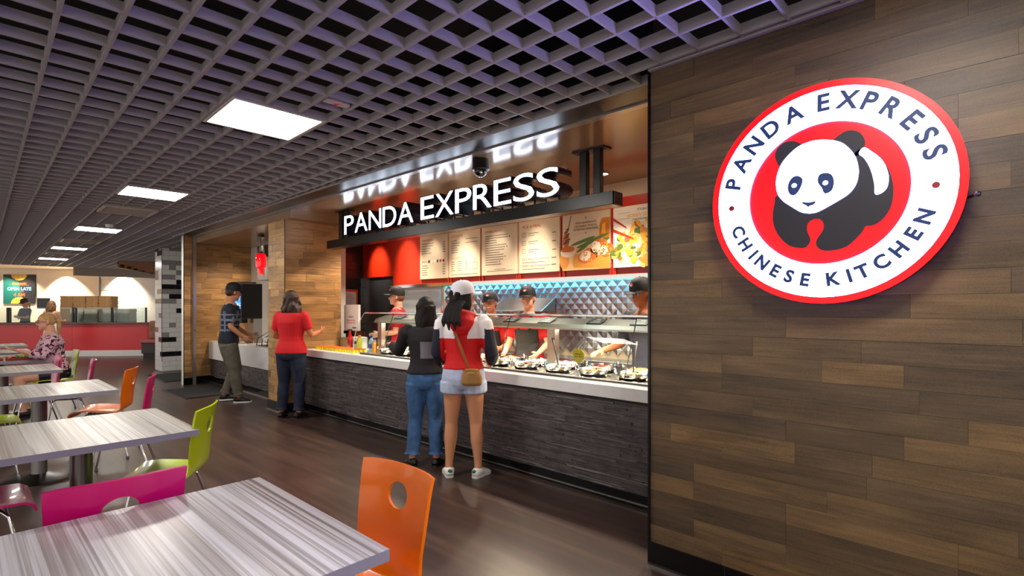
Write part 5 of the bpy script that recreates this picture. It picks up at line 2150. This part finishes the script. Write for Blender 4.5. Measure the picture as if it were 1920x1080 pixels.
        bb_.add(vs, fs, 0, hm)
        bb_.build('brim', brim or m, cr, True, 50)
        MB().ball((0, 0, .103), .007, .007, .005, 8, mtx=hm).build('button', m, cr, True)
        if badge:
            MB().ball((0, .098, .034), .026, .010, .019, 12, mtx=hm).build('badge', mat('cap_badge_red', (206, 30, 40), .5), cr, True)
            MB().ball((0, .1065, .034), .013, .004, .009, 10, mtx=hm).build('badge_mark', mat('cap_badge_white', (235, 225, 225), .5), cr, True)
        if arch:
            MB().ball((0, -.1055, .004), .034, .010, .026, 12, mtx=hm).build('strap_gap', HAIRD, cr, True)
        return s


def denim(name, col, v=.25):
    return mat(name, col, .75, vary=v, vscale=18, bump=.35, bscale=30)


# ---------- customer in red and white hoodie
f = Figure('woman in white cap, red and white hoodie and pale denim shorts at the counter', (3.0, 3.38, 0), math.radians(-52), 1.655, SKIN2,
           arms={1: ((.075, -.02, -.27), (.05, .17, -.36), (-1, .2, 0)), -1: ((-.06, .02, -.27), (.0, .2, -.33), (1, .2, 0))}, head=(-.95, .06, 0),
           legs={-1: ((-.02, .01, -.36), (-.035, -.02, -.737), (-.35, 1, 0)), 1: ((.02, .01, -.36), (.045, -.02, -.737), (.45, 1, 0))}, vox=.009)
f.body().face()
HR, HW, HN = mat('hoodie_red', (206, 14, 20), .7, bump=.3, bscale=14), mat('hoodie_white', (236, 230, 232), .7, bump=.3, bscale=14), mat('hoodie_navy', (22, 24, 44), .7, bump=.3, bscale=14)
Hh = f.H


def hood_mat(c):
    z = c.z / Hh
    if abs(c.x) > .118 * Hh and z < .765:
        return 2
    if abs(c.x) > .128 * Hh and z < .80 - (abs(c.x) / Hh - .128) * 2:
        return 2 if z < .765 else 1
    if z > .715 and abs(c.x) > .028 * Hh + max(0, (z - .715)) * Hh * .35:
        return 1
    return 0


f.shirt([HR, HW, HN], sleeve=1.9, hem=.555, inf=.024, matfn=hood_mat, name='hoodie', flare=.002, label='red hoodie with white shoulders and navy sleeves')


def hood(b):
    b.loft([((0, -.055, .83 * Hh), .105, .05), ((0, -.105, .80 * Hh), .112, .055), ((0, -.125, .765 * Hh), .085, .045), ((0, -.12, .735 * Hh), .04, .025)], 16)
    b.loft([((-.10, -.02, .83 * Hh), .03, .05), ((0, -.075, .855 * Hh), .03, .05), ((.10, -.02, .83 * Hh), .03, .05)], 12, side=(0, 0, 1))


f.garment('hood', hood, HR)
f.pants(denim('denim_pale', (178, 188, 216), .1), t1=.27, inf=.024, top=.60, flare=.006, name='shorts', label='pale denim shorts')
WS = mat('sneaker_white', (236, 234, 230), .5)
f.shoes(WS, mat('sole_white', (226, 222, 216), .6), label='white sneaker with green heel tab')
for k in (-1, 1):
    A, t = f.anks[k], f.toes[k]
    p = V((A.x, A.y, A.z - .016)) - t * .064
    MB().ball(tuple(p), .022, .012, .017, 10).build('heel_tab', mat('heel_green', (20, 122, 74), .5), f.root, True)
f.hair(HAIRD, 'long', .30, 1.0, -.02)
f.garment('hair_lock', lambda b: [b.loft([((-.03 + o, -.09, 1.50), .03, .02), ((-.065 + o, -.150, 1.43), .026, .018), ((-.075 + o * 1.3, -.195, 1.33), .022, .014), ((-.06 + o * 1.5, -.20, 1.24 + abs(o)), .008, .006)], 10) for o in (-.045, -.015, .02, .05)], HAIRD, vox=.007, it=2)
f.cap(mat('cap_white', (228, 226, 234), .7), badge=False, arch=True)
# cross-body strap
SB = mat('strap_brown', (150, 92, 42), .5)
sp_ = MB()
pts = []
for q in range(13):
    t_ = q / 12
    x = -.075 + .165 * t_
    z = (.80 - .265 * t_) * Hh
    pts.append((V((x, -.115 - .028 * math.sin(PI * t_) - .012, z)), .012, .003))
sp_.loft(pts, 8, side=(1, 0, .4))
sp_.build('bag_strap', SB, f.root, True)
loc_m = Matrix.Translation((3.0, 3.38, 0)) @ Matrix.Rotation(math.radians(-52), 4, 'Z')
bag = thing('shoulder_bag', 'tan brown leather shoulder bag hanging at the hoodie wearer\'s hip', 'bag', loc_m @ V((.10, -.168, .80)), math.radians(-52))
bg = MB()
bg.loft([((0, 0, 0), .075, .03), ((0, 0, .02), .088, .042), ((0, 0, .08), .085, .042), ((0, 0, .125), .07, .034), ((0, 0, .14), .05, .018)], 20)
bag_o = link('bag_body', remesh(bg, .006, 3, 'bag_body'), bag)
bag_o.data.materials.append(mat('bag_tan', (158, 112, 58), .5, vary=.12, vscale=20))
MB().box(-.03, .03, -.047, -.041, .108, .116).build('clasp', mat('brass', (210, 180, 120), .25, 1), bag)
MB().tube([(-.07, -.03, .128), (0, -.042, .132), (.07, -.03, .128)], .004, 6).build('zip', SB, bag)

# ---------- customer in black top and blue jeans
f = Figure('woman with long dark hair in black top and blue flared jeans', (2.96, 3.86, 0), math.radians(-45), 1.545, SKIN2,
           arms={1: ((.05, .03, -.25), (.0, .19, -.30), (-1, .3, 0)), -1: ((-.10, .10, -.20), (-.20, .30, -.16), (0, 0, -1))}, head=(.15, .15, 0), vox=.009,
           legs={-1: ((-.01, .02, -.335), (-.035, -.02, -.688), (-.6, 1, 0)), 1: ((.005, .015, -.335), (.02, -.02, -.688), (.2, 1, 0))})
f.body().face()
GT = mat('top_gray', (122, 118, 128), .8)
Hd = f.H
f.shirt([mat('top_black', (24, 21, 24), .8, bump=.3, bscale=14), GT], sleeve=1.85, hem=.545, inf=.022, name='black_top',
        matfn=lambda c: 1 if (c.y < 0 and -.03 < c.x < .085 and .64 < c.z / Hd < .735) else 0, label='black top with a gray block on the back')
f.pants(denim('denim_blue', (56, 92, 138), .3), t1=1.9, inf=.014, flare=.022, name='jeans', label='blue flared jeans')
f.shoes(mat('shoe_black', (18, 16, 17), .3), mat('sole_dark', (30, 28, 28), .6))
f.hair(HAIRD, 'long', .34, .95, 0)
loc_m = Matrix.Translation((2.93, 3.90, 0)) @ Matrix.Rotation(math.radians(-45), 4, 'Z')
# ---------- customer in red t-shirt
f = Figure('woman with wavy brown hair in red t-shirt and dark jeans by the pillar', (3.02, 6.80, 0), math.radians(-55), 1.67, SKIN3,
           arms={1: ((.09, .02, -.26), (.10, .22, -.22), (-1, 0, .3)), -1: ((-.075, .0, -.27), (.06, .18, -.30), (1, 0, .2))}, head=(-.25, .12, 0), lean=(0, .03),
           legs={-1: ((-.02, .015, -.36), (-.035, -.02, -.742), (-.3, 1, 0)), 1: ((.015, .015, -.36), (.03, -.02, -.742), (.3, 1, 0))})
f.tab = [(z, rx * 1.12, ry * 1.18) for z, rx, ry in FEM]
f.body().face()
f.shirt(mat('tshirt_red', (206, 18, 30), .75, bump=.35, bscale=12), sleeve=.72, hem=.505, inf=.018, label='red t-shirt', sleeve_inf=.014)
f.pants(denim('denim_dark', (28, 36, 58), .3), inf=.018, name='jeans', label='dark blue jeans', flare=.012)
f.shoes(mat('shoe_black', (18, 16, 17), .3), mat('sole_dark', (30, 28, 28), .6))
f.hair(HAIRB, 'long', .19, 1.35, 0, wave=.02)
# ---------- man at the drink station
f = Figure('man in dark plaid shirt, black cap and olive trousers at the drink station', (2.86, 8.62, 0), math.radians(-112), 1.80, SKIN2, male=True,
           arms={1: ((.05, .02, -.29), (.0, .17, -.44), (-1, .3, 0)), -1: ((-.06, .03, -.29), (-.03, .22, -.42), (1, .3, 0))}, head=(.3, -.22, 0), lean=(0, .07),
           legs={-1: ((-.02, .10, -.385), (-.02, -.06, -.785), (-.1, 1, 0)), 1: ((.01, .08, -.39), (.02, .15, -.80), (.1, 1, 0))})
f.body().face()
PLD = mat('plaid_navy', (30, 34, 48), .8)
PLW = mat('plaid_pale', (112, 122, 142), .8)
Hm_ = f.H


def plaid(c):
    z = c.z / Hm_
    if z < .60 or z > .775:
        return 0
    return 1 if (int(c.z / .026) % 3 == 0 or int((c.x + c.y * .8 + 3) / .03) % 4 == 0) else 0


f.shirt([PLD, PLW], sleeve=.8, hem=.50, inf=.022, matfn=plaid, label='navy shirt with a pale plaid band', sleeve_inf=.026)
f.pants(mat('trouser_olive', (98, 92, 80), .85, vary=.2, vscale=14, bump=.4, bscale=16), inf=.026, flare=.006, label='olive cargo trousers')
f.shoes(mat('shoe_black', (18, 16, 17), .3), mat('sole_white', (226, 222, 216), .6))
f.hair(HAIRB, 'short')
f.cap(mat('cap_black', (22, 22, 26), .7), badge=False)

# ---------- staff
POLO = mat('polo_red', (198, 18, 28), .7, bump=.25, bscale=14)
APR = mat('apron_black', (26, 25, 27), .75, bump=.25, bscale=14)
CAPB = mat('cap_black', (22, 22, 26), .7)
TRB = mat('trouser_black', (24, 24, 26), .8)


def staff(label, loc, rz, H, skin, hairm, style='pony', arms=None, head=(0, 0, 0), lean=(0, 0), smile=True, glasses=False, male=False, shirtm=None, sleeve=.75, apron=True):
    f = Figure(label, loc, rz, H, skin, male=male, arms=arms, head=head, lean=lean)
    f.body().face(smile, glasses)

    def mf(c):
        z = c.z / H
        if not apron:
            return 0
        yy = c.y - lean[1] * max(0, c.z - .49 * H)
        if yy > .005 * H and z < .735 and abs(c.x) < .085 * H:
            return 1
        if yy > 0 and .735 <= z and .030 * H < abs(c.x) < .050 * H:
            return 1
        return 0
    f.shirt([shirtm or POLO, APR], sleeve=sleeve, hem=.485, inf=.020, matfn=mf, label='red polo shirt under a black apron' if apron else None, sleeve_inf=.024)
    f.garment('collar', lambda b: b.loft([(f.P(V((0, -.006 * H, .815 * H))), .052 * H, .050 * H), (f.P(V((0, -.004 * H, .842 * H))), .040 * H, .042 * H)], 14), shirtm or POLO)
    f.pants(TRB, inf=.016)
    f.shoes(mat('shoe_black', (18, 16, 17), .3), mat('sole_dark', (30, 28, 28), .6))
    f.hair(hairm, style, .08)
    f.cap(CAPB)
    return f


bent = {1: ((.05, .0, -.27), (.03, .22, -.30), (-1, .2, 0)), -1: ((-.05, .0, -.27), (-.03, .22, -.30), (1, .2, 0))}
staff('server in black cap and glasses turned aside, before the black doorway', (4.28, 6.22, 0), math.radians(48), 1.715, SKIN1, HAIRLB, 'short', bent, (.1, 0, 0), smile=False, glasses=True, male=True)
staff('server in black cap and glasses half hidden behind the white capped customer', (4.30, 4.98, 0), math.radians(105), 1.66, SKIN2, HAIRD, 'pony', bent, (.0, .0, 0), glasses=True)
staff('smiling server in black cap next to the white capped customer', (4.28, 4.32, 0), math.radians(110), 1.605, SKIN2, HAIRD, 'pony', bent, (.15, .0, .12), lean=(0, .05))
staff('laughing server in black cap and apron behind the steel shelf post', (4.26, 3.74, 0), math.radians(108), 1.655, SKIN1, HAIRD, 'pony',
      {1: ((.06, .0, -.27), (.03, .20, -.38), (-1, .2, 0)), -1: ((-.06, .02, -.27), (-.03, .24, -.36), (1, .2, 0))}, (.12, -.06, .1))
f = staff('server in dark shirt reaching into the pans beside the brown wall', (4.28, 2.30, 0), math.radians(70), 1.69, SKIN3, HAIRD, 'short',
          {1: ((.07, .05, -.25), (.03, .30, -.30), (0, 0, -1)), -1: ((-.07, -.02, -.28), (-.05, .04, -.52), (1, .2, 0))}, (.0, -.25, 0), lean=(0, .12), smile=False, male=True,
          shirtm=mat('shirt_navy', (40, 42, 62), .75), sleeve=.85, apron=False)

# ---------- blonde woman seated
f = Figure('blonde woman in pink floral off-shoulder blouse seated at a striped table', (.98, 9.50, 0), PI / 2, 1.64, SKIN1, hip_z=.53,
           legs={-1: ((-.03, .40, -.02), (-.05, .36, -.456), (0, 1, 0)), 1: ((.03, .40, -.02), (.05, .30, -.456), (0, 1, 0))},
           arms={-1: ((-.05, .10, -.24), (-.02, .34, -.16), (0, 0, 1)), 1: ((.04, .12, -.25), (.02, .36, -.255), (0, 0, -1))}, head=(.15, -.12, 0), lean=(0, .16))
f.body().face(False, True, (150, 110, 70))


def floral():
    m = bpy.data.materials.new('floral_pink')
    m.use_nodes = True
    n = m.node_tree
    b = n.nodes['Principled BSDF']
    tc = nd(n, 'ShaderNodeTexCoord')
    no = nd(n, 'ShaderNodeTexNoise')
    no.inputs['Scale'].default_value = 26
    no.inputs['Detail'].default_value = 1.5
    n.links.new(tc.outputs['Object'], no.inputs['Vector'])
    c = ramp(n, no.outputs['Fac'], [(.52, (222, 178, 192)), (.56, (120, 40, 66)), (.62, (40, 16, 30))])
    n.links.new(c, b.inputs['Base Color'])
    b.inputs['Roughness'].default_value = .75
    return m


FLR = floral()
f.shirt(FLR, sleeve=1.55, hem=.485, inf=.026, top=.79, label='pink floral off-shoulder blouse', sleeve_inf=.03, name='blouse')
f.garment('frill', lambda b: b.loft([(f.P(V((0, 0, .735 * f.H + f.dz))), .150 * f.H, .088 * f.H), (f.P(V((0, 0, .79 * f.H + f.dz))), .128 * f.H, .070 * f.H)], 24), FLR)
f.garment('skirt', lambda b: (f.torso(b, .455, .53, .03), [f.limb(b, f.leg_pts(k, 0, .55), .024) for k in (-1, 1)]), mat('skirt_black', (22, 20, 26), .5, vary=.6, vscale=60))
f.shoes(mat('shoe_black', (18, 16, 17), .3), mat('sole_dark', (30, 28, 28), .6))
f.hair(HAIRBL, 'pony', .10)
# ---------- pizza shop people
f = Figure('pizza shop worker with folded arms in black t-shirt and cap', tuple(pz(-2.55, 1.25)), PR + PI - .5, 1.70, SKIN1, vox=.013,
           arms={1: ((.06, .06, -.25), (-.14, .16, -.26), (0, -1, 0)), -1: ((-.06, .06, -.25), (.12, .19, -.22), (0, -1, 0))}, head=(.3, -.3, 0))
f.body().face()
f.shirt(mat('tshirt_black', (30, 32, 36), .8), sleeve=.75, hem=.49, inf=.02, label='black t-shirt')
f.pants(TRB, inf=.016)
f.shoes(mat('shoe_black', (18, 16, 17), .3), mat('sole_dark', (30, 28, 28), .6))
f.hair(HAIRBL, 'pony', .10)
f.cap(mat('cap_maroon', (70, 40, 48), .7), badge=False)
f = Figure('customer with wavy blonde hair and bare shoulders before the pizza counter', (1.86, 19.42, 0), math.radians(-45), 1.63, SKIN1, vox=.013,
           arms={1: ((.05, .05, -.26), (.0, .24, -.26), (-1, 0, 0)), -1: ((-.05, .05, -.26), (.0, .24, -.26), (1, 0, 0))})
f.body().face()
DRS = mat('dress_white', (236, 226, 220), .8, vary=.2, vscale=40)
f.garment('dress', lambda b: (f.torso(b, .46, .735, .016), b.loft([(V((0, 0, .49 * f.H)), .19, .14), (V((0, 0, .36 * f.H)), .21, .17), (V((0, 0, .27 * f.H)), .23, .19)], 18)), DRS)
f.shoes(mat('sandal_tan', (150, 110, 80), .5), mat('sole_dark', (30, 28, 28), .6))
f.hair(HAIRLB, 'long', .12, 1.15)
